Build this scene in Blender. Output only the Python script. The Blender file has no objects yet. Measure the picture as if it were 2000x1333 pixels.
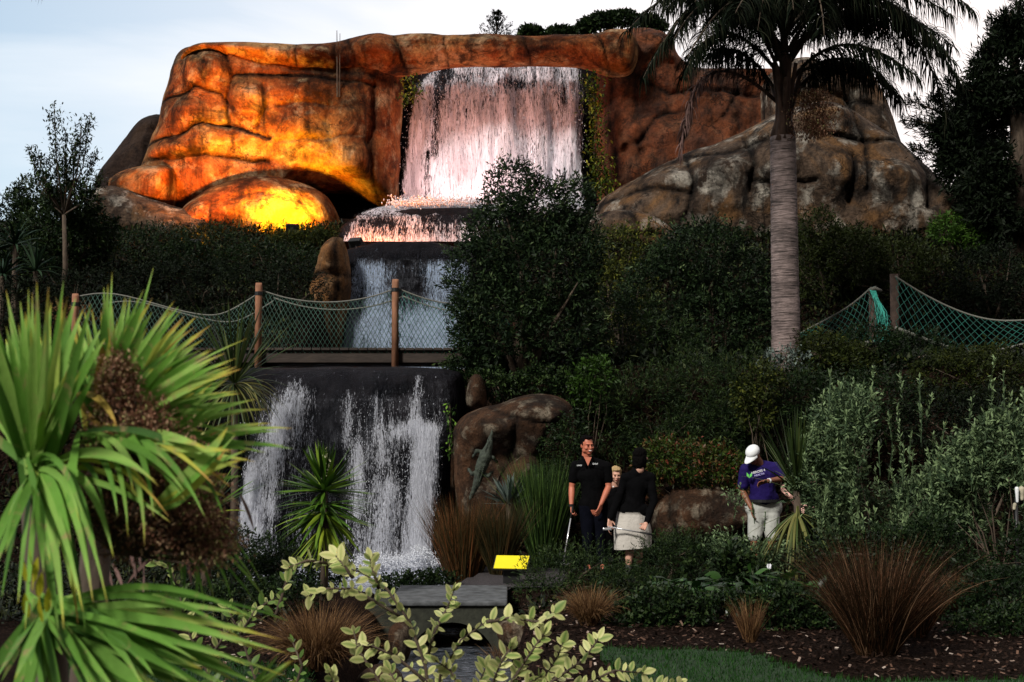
import bpy, bmesh, math, random
import numpy as np
from mathutils import Vector, Matrix, Quaternion
rng = np.random.default_rng(7)
random.seed(7)
S = bpy.context.scene
COL = S.collection
# ---------------------------------------------------------------- camera
CAMZ = 1.75
FPX = 2800.0
TH = math.atan((850 - 666.5) / FPX)
cd = bpy.data.cameras.new('camera')
cam = bpy.data.objects.new('camera', cd)
COL.objects.link(cam)
cam.location = (0, 0, CAMZ)
cam.rotation_euler = (math.pi / 2 + TH, 0, 0)
cd.sensor_width = 36
cd.lens = FPX / 2000 * 36
cd.clip_start = 0.1
cd.clip_end = 2000
cd.dof.use_dof = True
cd.dof.focus_distance = 24
cd.dof.aperture_fstop = 8.0
S.camera = cam
# ---------------------------------------------------------------- world and sun
SUN_EL, SUN_AZ = math.radians(38), math.radians(215)     # low light from behind and left of the camera
W = bpy.data.worlds.new("World")
S.world = W
W.use_nodes = True
nt = W.node_tree
nt.nodes.clear()
def wn(t, **k):
    n = nt.nodes.new(t)
    for a, b in k.items(): setattr(n, a, b)
    return n
out = wn('ShaderNodeOutputWorld'); bg = wn('ShaderNodeBackground')
sky = wn('ShaderNodeTexSky', sky_type='NISHITA', sun_disc=False, sun_elevation=math.radians(16), sun_rotation=SUN_AZ)
sky.air_density = 1.0; sky.dust_density = 1.5; sky.ozone_density = 2.0
tc = wn('ShaderNodeTexCoord'); mp = wn('ShaderNodeMapping')
mp.inputs['Scale'].default_value = (1.0, 1.0, 4.5)
mp.inputs['Rotation'].default_value = (0, math.radians(-7), 0)
nz = wn('ShaderNodeTexNoise'); nz.inputs['Scale'].default_value = 2.6; nz.inputs['Detail'].default_value = 7; nz.inputs['Roughness'].default_value = 0.5
nz.inputs['Distortion'].default_value = 0.4
ramp = wn('ShaderNodeValToRGB')
ramp.color_ramp.elements[0].position = 0.42; ramp.color_ramp.elements[0].color = (0.45, 0.45, 0.45, 1)
ramp.color_ramp.elements[1].position = 0.66; ramp.color_ramp.elements[1].color = (1, 1, 1, 1)
sx = wn('ShaderNodeSeparateXYZ')
gx = wn('ShaderNodeMapRange'); gx.inputs['From Min'].default_value = -0.34; gx.inputs['From Max'].default_value = 0.22
mul = wn('ShaderNodeMix', data_type='RGBA'); mul.blend_type = 'MULTIPLY'; mul.inputs[0].default_value = 1
mul.inputs[7].default_value = (0.152, 0.164, 0.162, 1)
cc = wn('ShaderNodeMix', data_type='RGBA')     # cloud colour: cool on the left, warm white on the right
cc.inputs[6].default_value = (0.74, 0.81, 0.88, 1); cc.inputs[7].default_value = (1.08, 0.98, 0.95, 1)
mix = wn('ShaderNodeMix', data_type='RGBA')
addf = wn('ShaderNodeMath', operation='ADD', use_clamp=True)
mf = wn('ShaderNodeMath', operation='MULTIPLY'); mf.inputs[1].default_value = 0.75
L = nt.links.new
L(tc.outputs['Generated'], mp.inputs['Vector']); L(mp.outputs[0], nz.inputs['Vector']); L(nz.outputs['Fac'], ramp.inputs[0])
L(tc.outputs['Generated'], sx.inputs[0]); L(sx.outputs['X'], gx.inputs['Value'])
L(sky.outputs[0], mul.inputs[6])
L(gx.outputs[0], cc.inputs[0]); L(gx.outputs[0], mf.inputs[0])
L(ramp.outputs[0], addf.inputs[0]); L(mf.outputs[0], addf.inputs[1])
L(addf.outputs[0], mix.inputs[0]); L(mul.outputs[2], mix.inputs[6]); L(cc.outputs[2], mix.inputs[7])
dimy = wn('ShaderNodeMapRange'); dimy.inputs['From Min'].default_value = -0.6; dimy.inputs['From Max'].default_value = 0.75; dimy.inputs['To Min'].default_value = 0.12; dimy.inputs['To Max'].default_value = 1.0
L(sx.outputs['Y'], dimy.inputs['Value'])
dm = wn('ShaderNodeMix', data_type='RGBA'); dm.blend_type = 'MULTIPLY'; dm.inputs[0].default_value = 1
cmb = wn('ShaderNodeCombineColor')
for q_ in range(3): L(dimy.outputs[0], cmb.inputs[q_])
L(mix.outputs[2], dm.inputs[6]); L(cmb.outputs[0], dm.inputs[7]); L(dm.outputs[2], bg.inputs['Color']); bg.inputs['Strength'].default_value = 0.95
L(bg.outputs[0], out.inputs[0])
sd_ = bpy.data.lights.new('sun', 'SUN'); sd_.energy = 3.2; sd_.angle = math.radians(10); sd_.color = (1, 0.95, 0.87)
so = bpy.data.objects.new('sun', sd_); COL.objects.link(so)
sv = Vector((math.sin(SUN_AZ) * math.cos(SUN_EL), math.cos(SUN_AZ) * math.cos(SUN_EL), math.sin(SUN_EL)))
so.rotation_euler = sv.to_track_quat('Z', 'Y').to_euler()
so.location = (-10, -10, 30)
S.view_settings.view_transform = 'Standard'; S.view_settings.look = 'None'
S.view_settings.exposure = 0.3; S.view_settings.gamma = 1
# ---------------------------------------------------------------- projection helpers
ct, st = math.cos(TH), math.sin(TH)
def P(px, py, Y):
    u = (px - 1000) / FPX; v = (666.5 - py) / FPX
    d = np.array([u, ct - st * v, st + ct * v]); t = Y / d[1]
    return Vector((d[0] * t, Y, CAMZ + d[2] * t))
def XZ(px, py, Y):
    p = P(px, py, Y); return (p.x, p.z)
def proj(p):
    x, y, z = p[..., 0], p[..., 1], p[..., 2] - CAMZ
    f = y * ct + z * st; u = -y * st + z * ct
    return 1000 + FPX * x / f, 666.5 - FPX * u / f
def sm(a, b, x):
    t = np.clip((np.asarray(x, float) - a) / (b - a), 0, 1); return t * t * (3 - 2 * t)
# ---------------------------------------------------------------- noise
_perm = np.random.default_rng(3).random((64, 64, 64))
def vnoise(p):
    f = np.floor(p).astype(int); t = p - f; t = t * t * (3 - 2 * t); f &= 63; g = (f + 1) & 63
    x0, y0, z0 = f[..., 0], f[..., 1], f[..., 2]; x1, y1, z1 = g[..., 0], g[..., 1], g[..., 2]
    a = _perm
    tx, ty, tz = t[..., 0], t[..., 1], t[..., 2]
    c00 = a[x0, y0, z0] * (1 - tx) + a[x1, y0, z0] * tx; c10 = a[x0, y1, z0] * (1 - tx) + a[x1, y1, z0] * tx
    c01 = a[x0, y0, z1] * (1 - tx) + a[x1, y0, z1] * tx; c11 = a[x0, y1, z1] * (1 - tx) + a[x1, y1, z1] * tx
    return ((c00 * (1 - ty) + c10 * ty) * (1 - tz) + (c01 * (1 - ty) + c11 * ty) * tz) * 2 - 1
def fbm(p, s=1.0, o=4, off=0.0):
    p = np.asarray(p, float) * s + off + 17.3; r = 0; a = 0.5
    for i in range(o):
        r = r + a * vnoise(p); p = p * 2.03 + 11.7; a *= 0.5
    return r
# ---------------------------------------------------------------- object helpers
def tag(o, label=None, cat=None, group=None, kind=None):
    if label: o['label'] = label
    if cat: o['category'] = cat
    if group: o['group'] = group
    if kind: o['kind'] = kind
    return o
def empty(name, loc, label=None, cat=None, group=None):
    o = bpy.data.objects.new(name, None); COL.objects.link(o); o.location = loc; o.empty_display_size = 0.1
    return tag(o, label, cat, group)
def link(name, me, mat, parent=None):
    o = bpy.data.objects.new(name, me); COL.objects.link(o)
    if mat and not me.materials: me.materials.append(mat)
    if parent is not None:
        o.parent = parent
        o.matrix_parent_inverse = Matrix.Translation(-Vector(parent.location)) if parent.type == 'EMPTY' else Matrix.Identity(4)
    return o
def npmesh(name, V, F, mat, parent=None, attrs=None, smooth=False):
    """V (n,3); F (m,3) or (m,4) ints, -> one mesh object"""
    V = np.asarray(V, np.float32); F = np.asarray(F, np.int32)
    me = bpy.data.meshes.new(name); k = F.shape[1]
    me.vertices.add(len(V)); me.vertices.foreach_set('co', V.ravel())
    me.loops.add(F.size); me.loops.foreach_set('vertex_index', F.ravel())
    me.polygons.add(len(F)); me.polygons.foreach_set('loop_start', np.arange(0, F.size, k, dtype=np.int32))
    me.polygons.foreach_set('loop_total', np.full(len(F), k, np.int32))
    if smooth: me.polygons.foreach_set('use_smooth', np.ones(len(F), bool))
    for a, arr in (attrs or {}).items():
        at = me.attributes.new(a, 'FLOAT', 'POINT'); at.data.foreach_set('value', np.asarray(arr, np.float32))
    me.update(calc_edges=True)
    return link(name, me, mat, parent)
class MB:
    """collects geometry for one mesh"""
    def __init__(s): s.V = []; s.F = []; s.n = 0; s.T = []
    def add(s, V, F, tone=0.5):
        V = np.asarray(V, float); s.V.append(V); s.F += [tuple(int(i) + s.n for i in f) for f in F]; s.n += len(V)
        s.T.append(np.full(len(V), tone) if np.isscalar(tone) else np.asarray(tone))
    def box(s, c, d, R=None, bev=0.0, tone=0.5):
        x, y, z = [a / 2 for a in d]; b = min(bev, x * .9, y * .9, z * .9)
        if b <= 0:
            V = np.array([(i, j, k) for i in (-x, x) for j in (-y, y) for k in (-z, z)])
            F = [(0, 1, 3, 2), (4, 6, 7, 5), (0, 4, 5, 1), (2, 3, 7, 6), (0, 2, 6, 4), (1, 5, 7, 3)]
        else:
            bm = bmesh.new(); bmesh.ops.create_cube(bm, size=1)
            for v in bm.verts: v.co = Vector((v.co.x * d[0], v.co.y * d[1], v.co.z * d[2]))
            bmesh.ops.bevel(bm, geom=bm.edges[:], offset=b, segments=2, affect='EDGES', profile=0.5)
            V = np.array([v.co[:] for v in bm.verts]); F = [[v.index for v in f.verts] for f in bm.faces]; bm.free()
        if R is not None: V = V @ np.array(R.to_3x3()).T
        s.add(V + np.array(c), F, tone)
    def tube(s, pts, r, n=8, cap=True, tone=0.5):
        pts = [Vector(p) for p in pts]; m = len(pts)
        rs = [r] * m if np.isscalar(r) else list(r)
        V = []; up = Vector((0, 0, 1)); prev = None
        for i, p in enumerate(pts):
            d = (pts[min(i + 1, m - 1)] - pts[max(i - 1, 0)])
            d = d.normalized() if d.length > 1e-9 else Vector((0, 0, 1))
            a = d.cross(prev if prev is not None and d.cross(prev).length > .1 else (up if abs(d.z) < .9 else Vector((1, 0, 0)))).normalized(); b = d.cross(a)
            prev = None if prev is None else prev
            for k in range(n):
                t = 2 * math.pi * k / n; V.append((p + (a * math.cos(t) + b * math.sin(t)) * rs[i])[:])
        F = [(i * n + k, i * n + (k + 1) % n, (i + 1) * n + (k + 1) % n, (i + 1) * n + k) for i in range(m - 1) for k in range(n)]
        if cap: F += [tuple(range(n))[::-1], tuple(range((m - 1) * n, m * n))]
        s.add(V, F, tone)
    def cap(s, p0, p1, r0, r1, n=14, flat=None, ff=1.0):
        p0 = Vector(p0); p1 = Vector(p1); d = p1 - p0; Ln = d.length
        d = d.normalized() if Ln > 1e-6 else Vector((0, 0, 1))
        pts = []; rs = []
        for t in (-90, -65, -40, -18): pts.append(p0 + d * (r0 * math.sin(math.radians(t)))); rs.append(max(r0 * math.cos(math.radians(t)), 1e-4))
        for t in (0, .33, .66, 1): pts.append(p0.lerp(p1, t)); rs.append(r0 + (r1 - r0) * t)
        for t in (18, 40, 65, 90): pts.append(p1 + d * (r1 * math.sin(math.radians(t)))); rs.append(max(r1 * math.cos(math.radians(t)), 1e-4))
        a = d.orthogonal().normalized(); b = d.cross(a); V = []
        for p, r in zip(pts, rs):
            for k in range(n):
                t = 2 * math.pi * k / n; o = (a * math.cos(t) + b * math.sin(t)) * r
                if flat is not None: fl = Vector(flat).normalized(); o = o - fl * (o.dot(fl) * (1 - ff))
                V.append((p + o)[:])
        m = len(pts)
        F = [(i * n + k, i * n + (k + 1) % n, (i + 1) * n + (k + 1) % n, (i + 1) * n + k) for i in range(m - 1) for k in range(n)]
        F += [tuple(range(n))[::-1], tuple(range((m - 1) * n, m * n))]
        s.add(V, F)
    def ell(s, c, r, R=None, n=16, m=10):
        V = []; F = []
        for i in range(m + 1):
            ph = math.pi * i / m
            for k in range(n):
                t = 2 * math.pi * k / n; sp = max(math.sin(ph), 1e-3)
                V.append((r[0] * sp * math.cos(t), r[1] * sp * math.sin(t), r[2] * math.cos(ph)))
        V = np.array(V)
        if R is not None: V = V @ np.array(R.to_3x3()).T
        F = [(i * n + k, (i + 1) * n + k, (i + 1) * n + (k + 1) % n, i * n + (k + 1) % n) for i in range(m) for k in range(n)]
        F += [tuple(range(n)), tuple(range(m * n, m * n + n))[::-1]]
        s.add(V + np.array(c), F)
    def mesh(s, name):
        me = bpy.data.meshes.new(name); V = np.concatenate(s.V)
        me.from_pydata(V.tolist(), [], s.F); at = me.attributes.new('tone', 'FLOAT', 'POINT')
        at.data.foreach_set('value', np.concatenate(s.T).astype(np.float32)); me.update(); return me
    def build(s, name, mat, parent=None, smooth=False):
        me = s.mesh(name)
        if smooth: me.polygons.foreach_set('use_smooth', np.ones(len(me.polygons), bool))
        return link(name, me, mat, parent)
    def remesh(s, name, mat, parent=None, voxel=0.006, smooth=4, disp=0, dscale=8):
        me = s.mesh(name + '_src'); o = bpy.data.objects.new('tmp', me); COL.objects.link(o)
        m = o.modifiers.new('r', 'REMESH'); m.mode = 'VOXEL'; m.voxel_size = voxel; m.use_smooth_shade = True
        m2 = o.modifiers.new('s', 'SMOOTH'); m2.iterations = smooth; m2.factor = 0.5
        dg = bpy.context.evaluated_depsgraph_get(); r = bpy.data.meshes.new_from_object(o.evaluated_get(dg))
        bpy.data.objects.remove(o); bpy.data.meshes.remove(me); r.name = name
        if disp:
            n = len(r.vertices); V = np.zeros(n * 3, np.float32); r.vertices.foreach_get('co', V); V = V.reshape(-1, 3)
            N = np.zeros(n * 3, np.float32); r.vertices.foreach_get('normal', N); N = N.reshape(-1, 3)
            V = V + N * (disp * fbm(V, dscale, 3))[:, None]; r.vertices.foreach_set('co', V.astype(np.float32).ravel()); r.update()
        r.materials.clear()
        return link(name, r, mat, parent)
# ---------------------------------------------------------------- materials
def newmat(name):
    m = bpy.data.materials.new(name); m.use_nodes = True; t = m.node_tree; t.nodes.clear()
    o = t.nodes.new('ShaderNodeOutputMaterial'); b = t.nodes.new('ShaderNodeBsdfPrincipled'); t.links.new(b.outputs[0], o.inputs[0])
    return m, t, b, o
def N(t, ty, **k):
    n = t.nodes.new(ty)
    for a, b in k.items():
        if a.startswith('i_'):
            n.inputs[a[2:].replace('_', ' ')].default_value = b
        else: setattr(n, a, b)
    return n
def rgba(c): return (c[0], c[1], c[2], 1)
def noise(t, scale, detail=4, rough=0.55, vec=None, sc=None, dist=0.0):
    n = N(t, 'ShaderNodeTexNoise'); n.inputs['Scale'].default_value = scale; n.inputs['Detail'].default_value = detail
    n.inputs['Roughness'].default_value = rough; n.inputs['Distortion'].default_value = dist
    c = N(t, 'ShaderNodeTexCoord'); src = c.outputs['Object']
    if sc:
        m = N(t, 'ShaderNodeMapping'); m.inputs['Scale'].default_value = sc; t.links.new(src, m.inputs[0]); src = m.outputs[0]
    t.links.new(src, n.inputs['Vector']); return n
def rampn(t, src, stops):
    r = N(t, 'ShaderNodeValToRGB'); e = r.color_ramp.elements
    while len(e) < len(stops): e.new(0.5)
    for i, (p, c) in enumerate(stops): e[i].position = p; e[i].color = rgba(c) if not np.isscalar(c) else (c, c, c, 1)
    t.links.new(src, r.inputs[0]); return r
def mixc(t, fac, a, b, blend='MIX'):
    m = N(t, 'ShaderNodeMix', data_type='RGBA'); m.blend_type = blend
    for s, i in ((fac, 0), (a, 6), (b, 7)):
        if hasattr(s, 'links'): t.links.new(s, m.inputs[i])
        elif i == 0: m.inputs[0].default_value = s
        else: m.inputs[i].default_value = rgba(s)
    return m.outputs[2]
def bumpn(t, b, src, strength, dist, prev=None):
    u = N(t, 'ShaderNodeBump'); u.inputs['Strength'].default_value = strength; u.inputs['Distance'].default_value = dist
    t.links.new(src, u.inputs['Height'])
    if prev: t.links.new(prev, u.inputs['Normal'])
    t.links.new(u.outputs[0], b.inputs['Normal']); return u.outputs[0]
def leafmat(name, stops, rough=0.5, trans=0.25, spec=0.3):
    m, t, b, o = newmat(name)
    a = N(t, 'ShaderNodeAttribute', attribute_name='tone'); K_ = len(stops)
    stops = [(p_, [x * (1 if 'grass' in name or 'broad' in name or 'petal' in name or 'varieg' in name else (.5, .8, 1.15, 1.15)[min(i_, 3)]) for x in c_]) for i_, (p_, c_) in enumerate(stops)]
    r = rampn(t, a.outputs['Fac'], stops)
    nzz = noise(t, 6, 2); col = mixc(t, 0.5, r.outputs[0], rampn(t, nzz.outputs['Fac'], [(0.35, 0.62), (0.65, 1.0)]).outputs[0], 'MULTIPLY')
    t.links.new(col, b.inputs['Base Color']); b.inputs['Roughness'].default_value = rough; b.inputs['Specular IOR Level'].default_value = spec * .6
    tr = N(t, 'ShaderNodeBsdfTranslucent'); t.links.new(col, tr.inputs[0]); mx = N(t, 'ShaderNodeMixShader'); mx.inputs[0].default_value = trans
    t.links.new(b.outputs[0], mx.inputs[1]); t.links.new(tr.outputs[0], mx.inputs[2]); t.links.new(mx.outputs[0], o.inputs[0])
    return m
def simple(name, c, rough=0.6, metal=0.0, var=0.25, scale=8, bump=0.0, spec=0.4, sc=None):
    m, t, b, o = newmat(name); n = noise(t, scale, 4, sc=sc)
    r = rampn(t, n.outputs['Fac'], [(0.3, [x * (1 - var) for x in c]), (0.7, [min(x * (1 + var), 1) for x in c])])
    t.links.new(r.outputs[0], b.inputs['Base Color']); b.inputs['Roughness'].default_value = rough; b.inputs['Metallic'].default_value = metal
    b.inputs['Specular IOR Level'].default_value = spec
    if bump: bumpn(t, b, noise(t, scale * 4, 5, sc=sc).outputs['Fac'], 0.6, bump)
    return m
def rockmat(name, cols, dark, pale, pale_amt=0.5, streak=0.5, bump=0.05, sc=1.0):
    m, t, b, o = newmat(name)
    n1 = noise(t, 0.55 * sc, 8, 0.66, dist=0.7)
    r = rampn(t, n1.outputs['Fac'], [(0.38, cols[0]), (0.5, cols[1]), (0.62, cols[2])]); c = r.outputs[0]
    n2 = noise(t, 1.6 * sc, 8, 0.65, dist=0.3); f2 = rampn(t, n2.outputs['Fac'], [(0.52, 0.0), (0.64, pale_amt)])
    c = mixc(t, f2.outputs[0], c, pale)
    n3 = noise(t, 2.4 * sc, 6, 0.6, sc=(1, 1, 0.12)); f3 = rampn(t, n3.outputs['Fac'], [(0.5, 0.0), (0.66, streak)])
    c = mixc(t, f3.outputs[0], c, dark)
    n5 = noise(t, 0.9 * sc, 7, 0.7, dist=0.8); f5 = rampn(t, n5.outputs['Fac'], [(0.5, 0.0), (0.62, 0.75)])
    c = mixc(t, f5.outputs[0], c, dark)
    n6 = noise(t, 14 * sc, 4, 0.7); c = mixc(t, 0.7, c, rampn(t, n6.outputs['Fac'], [(0.35, 0.4), (0.6, 1.0)]).outputs[0], 'MULTIPLY')
    vo = N(t, 'ShaderNodeTexVoronoi', feature='DISTANCE_TO_EDGE'); vo.inputs['Scale'].default_value = 0.62 * sc
    ds = noise(t, 1.3 * sc, 5, 0.6); dv = N(t, 'ShaderNodeVectorMath', operation='MULTIPLY_ADD'); dv.inputs[1].default_value = (1.6, 1.6, 1.6)
    tcc = N(t, 'ShaderNodeTexCoord'); t.links.new(ds.outputs['Color'], dv.inputs[0]); t.links.new(tcc.outputs['Object'], dv.inputs[2]); t.links.new(dv.outputs[0], vo.inputs['Vector'])
    fv = rampn(t, vo.outputs['Distance'], [(0.0, 0.8), (0.022, 0.0)]); nv = noise(t, 0.8 * sc, 3); mv = N(t, 'ShaderNodeMath', operation='MULTIPLY'); t.links.new(fv.outputs[0], mv.inputs[0])
    t.links.new(rampn(t, nv.outputs['Fac'], [(0.45, 0.0), (0.55, 1.0)]).outputs[0], mv.inputs[1]); c = mixc(t, mv.outputs[0], c, [x * 0.4 for x in dark])
    a = N(t, 'ShaderNodeAttribute', attribute_name='crack')  # crevice stain, plus the recess shade painted on the cliff
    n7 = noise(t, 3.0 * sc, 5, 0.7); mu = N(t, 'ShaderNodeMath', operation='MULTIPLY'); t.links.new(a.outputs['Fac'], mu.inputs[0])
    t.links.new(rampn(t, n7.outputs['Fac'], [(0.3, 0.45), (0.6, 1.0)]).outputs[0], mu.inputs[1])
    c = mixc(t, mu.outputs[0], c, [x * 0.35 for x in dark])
    t.links.new(c, b.inputs['Base Color']); b.inputs['Roughness'].default_value = 0.9; b.inputs['Specular IOR Level'].default_value = 0.12
    p = bumpn(t, b, noise(t, 3.0 * sc, 10, 0.72, dist=0.4).outputs['Fac'], 1.0, bump * 4.5)
    p = bumpn(t, b, noise(t, 7 * sc, 5, 0.6, sc=(1, 1, 0.2)).outputs['Fac'], 0.6, bump, p)
    return m
ORANGE = rockmat('cliff_rock', [(0.09, 0.026, 0.010), (0.33, 0.10, 0.028), (0.54, 0.27, 0.10)], (0.022, 0.010, 0.006), (0.66, 0.48, 0.28), 0.65, 0.9, 0.07)
RUST = rockmat('rust_rock', [(0.10, 0.035, 0.016), (0.19, 0.06, 0.025), (0.12, 0.05, 0.03)], (0.02, 0.014, 0.012), (0.2, 0.12, 0.07), 0.3, 0.8, 0.05)
GREY = rockmat('grey_rock', [(0.05, 0.033, 0.024), (0.17, 0.115, 0.08), (0.25, 0.13, 0.055)], (0.015, 0.012, 0.011), (0.58, 0.53, 0.45), 0.9, 0.95, 0.07)
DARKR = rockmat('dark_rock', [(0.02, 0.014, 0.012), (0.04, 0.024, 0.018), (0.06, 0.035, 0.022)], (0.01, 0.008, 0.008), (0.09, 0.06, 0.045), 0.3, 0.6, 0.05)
BANKR = rockmat('bank_rock', [(0.03, 0.018, 0.013), (0.07, 0.036, 0.02), (0.13, 0.065, 0.035)], (0.02, 0.014, 0.011), (0.42, 0.36, 0.27), 0.6, 0.6, 0.03, 2.2)
OCHRE = rockmat('ochre_rock', [(0.22, 0.10, 0.04), (0.36, 0.17, 0.06), (0.3, 0.17, 0.09)], (0.03, 0.02, 0.014), (0.45, 0.32, 0.2), 0.4, 0.5, 0.03, 2.0)
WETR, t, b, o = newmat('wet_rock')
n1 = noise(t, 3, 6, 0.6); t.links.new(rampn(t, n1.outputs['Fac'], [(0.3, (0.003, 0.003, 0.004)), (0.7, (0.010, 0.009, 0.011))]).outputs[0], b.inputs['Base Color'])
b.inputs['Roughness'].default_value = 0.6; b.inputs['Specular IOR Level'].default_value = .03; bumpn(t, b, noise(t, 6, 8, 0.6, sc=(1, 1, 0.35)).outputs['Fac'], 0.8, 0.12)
def watermat(name, white, sc, curl=0.35, soft=0.10, film=0.05, bottom=None):
    """falling water: white streaks where it is thick ('dens'), a thin glossy film elsewhere"""
    m, t, b, o = newmat(name)
    a = N(t, 'ShaderNodeAttribute', attribute_name='dens')
    n1 = noise(t, 1.0, 5, 0.6, sc=(9 * sc, 3 * sc, 0.55 * sc), dist=curl)
    n2 = noise(t, 1.0, 6, 0.65, sc=(26 * sc, 6 * sc, 2.6 * sc), dist=curl * 2.5)
    n3 = noise(t, 1.0, 3, 0.5, sc=(60 * sc, 9 * sc, 9 * sc), dist=0.5)
    def mth(op, x, y):
        q = N(t, 'ShaderNodeMath', operation=op)
        for s, i in ((x, 0), (y, 1)):
            if hasattr(s, 'links'): t.links.new(s, q.inputs[i])
            else: q.inputs[i].default_value = s
        return q.outputs[0]
    ab = mth('MULTIPLY', mth('ABSOLUTE', mth('SUBTRACT', n2.outputs['Fac'], 0.5), 0), 5.5); rd = mth('SUBTRACT', 1.0, ab)
    s = mth('ADD', mth('ADD', mth('MULTIPLY', n1.outputs['Fac'], 0.30), mth('MULTIPLY', n2.outputs['Fac'], 0.20)), mth('MULTIPLY', rd, 0.22))
    s = mth('ADD', s, mth('MULTIPLY', n3.outputs['Fac'], 0.28))
    s = mth('SUBTRACT', mth('ADD', s, mth('MULTIPLY', a.outputs['Fac'], 0.34)), 0.675)
    f = N(t, 'ShaderNodeMapRange'); f.interpolation_type = 'SMOOTHSTEP'; f.inputs['From Min'].default_value = -0.02; f.inputs['From Max'].default_value = soft
    t.links.new(s, f.inputs['Value'])
    b.inputs['Base Color'].default_value = rgba(white); b.inputs['Roughness'].default_value = 0.35
    b.inputs['Specular IOR Level'].default_value = 0.6
    bumpn(t, b, n2.outputs['Fac'], 1.0, 0.10)
    g = N(t, 'ShaderNodeBsdfGlossy'); g.inputs['Roughness'].default_value = 0.25; g.inputs['Color'].default_value = (0.8, 0.85, 1, 1)
    g.distribution = 'GGX'; bb = N(t, 'ShaderNodeBump'); bb.inputs['Strength'].default_value = 0.8; bb.inputs['Distance'].default_value = 0.06
    t.links.new(n1.outputs['Fac'], bb.inputs['Height']); t.links.new(bb.outputs[0], g.inputs['Normal'])
    tp = N(t, 'ShaderNodeBsdfTransparent'); mf_ = N(t, 'ShaderNodeMixShader'); mf_.inputs[0].default_value = film
    t.links.new(tp.outputs[0], mf_.inputs[1]); t.links.new(g.outputs[0], mf_.inputs[2])
    tl = N(t, 'ShaderNodeBsdfTranslucent'); tl.inputs[0].default_value = rgba(white)
    mw = N(t, 'ShaderNodeMixShader'); mw.inputs[0].default_value = 0.25; t.links.new(b.outputs[0], mw.inputs[1]); t.links.new(tl.outputs[0], mw.inputs[2])
    mo = N(t, 'ShaderNodeMixShader'); t.links.new(f.outputs[0], mo.inputs[0]); t.links.new(mf_.outputs[0], mo.inputs[1]); t.links.new(mw.outputs[0], mo.inputs[2])
    t.links.new(mo.outputs[0], o.inputs[0]); return m
WFALL = watermat('fall_water', (0.88, 0.88, 0.98), 0.9, 0.45, 0.05, 0.006)
WFALL2 = watermat('cascade_water', (0.60, 0.74, 0.98), 1.3, 1.2, 0.06, 0.006)
WFALL3 = watermat('near_fall_water', (0.86, 0.89, 1.0), 1.5, 0.9, 0.05, 0.004)
FOAM = simple('foam', (0.82, 0.85, 0.95), 0.4, var=0.1, scale=20, bump=0.03)
POOL, t, b, o = newmat('pool_water'); b.inputs['Base Color'].default_value = (0.012, 0.018, 0.022, 1); b.inputs['Roughness'].default_value = 0.08
nf = noise(t, 7, 6, 0.7, dist=1.0); nfa = N(t, 'ShaderNodeAttribute', attribute_name='dens')
q = N(t, 'ShaderNodeMath', operation='MULTIPLY'); t.links.new(rampn(t, nf.outputs['Fac'], [(0.42, 0.0), (0.56, 1.0)]).outputs[0], q.inputs[0]); t.links.new(nfa.outputs['Fac'], q.inputs[1])
t.links.new(mixc(t, q.outputs[0], (0.012, 0.018, 0.022), (0.7, 0.74, 0.88)), b.inputs['Base Color'])
bumpn(t, b, noise(t, 9, 5, 0.6, dist=0.5).outputs['Fac'], 0.7, 0.08)
SOIL = simple('soil', (0.022, 0.017, 0.012), 0.95, var=0.6, scale=14, bump=0.03)
# mulch bed and lawn share one ground sheet
GROUND, t, b, o = newmat('bark_mulch')
n1 = noise(t, 38, 6, 0.75); n2 = noise(t, 3, 3)
c = rampn(t, n1.outputs['Fac'], [(0.4, (0.004, 0.003, 0.0025)), (0.54, (0.018, 0.010, 0.007)), (0.64, (0.07, 0.042, 0.03)), (0.76, (0.30, 0.24, 0.2))]).outputs[0]
c = mixc(t, 0.8, c, rampn(t, n2.outputs['Fac'], [(0.3, 0.45), (0.7, 1.0)]).outputs[0], 'MULTIPLY'); t.links.new(c, b.inputs['Base Color'])
b.inputs['Roughness'].default_value = 1.0; b.inputs['Specular IOR Level'].default_value = 0.03; bumpn(t, b, n1.outputs['Fac'], 1.0, 0.03)
LAWNM = simple('lawn_turf', (0.008, 0.03, 0.005), 0.9, var=0.35, scale=25, bump=0.02)
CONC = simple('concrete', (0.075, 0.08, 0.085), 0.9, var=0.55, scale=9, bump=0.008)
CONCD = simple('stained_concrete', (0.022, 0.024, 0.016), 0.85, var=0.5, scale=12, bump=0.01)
WOOD = simple('post_wood', (0.30, 0.14, 0.08), 0.8, var=0.45, scale=10, bump=0.01, sc=(1, 1, 0.3))
WOODD = simple('deck_wood', (0.035, 0.025, 0.02), 0.8, var=0.4, scale=10, bump=0.01, sc=(0.3, 1, 1))
ROPE = simple('rope', (0.15, 0.15, 0.13), 0.8, var=0.3, scale=60, bump=0.004)
NETG = simple('green_net', (0.015, 0.13, 0.10), 0.6, var=0.35, scale=6)
NETB = simple('faded_net', (0.04, 0.10, 0.075), 0.7, var=0.5, scale=4)
BLACKM = simple('black_metal', (0.012, 0.012, 0.013), 0.45, var=0.2)
YEL = simple('yellow_paint', (0.85, 0.72, 0.01), 0.45, var=0.04, scale=5)
YEL.node_tree.nodes['Principled BSDF'].inputs['Specular IOR Level'].default_value = 0.3
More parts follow.
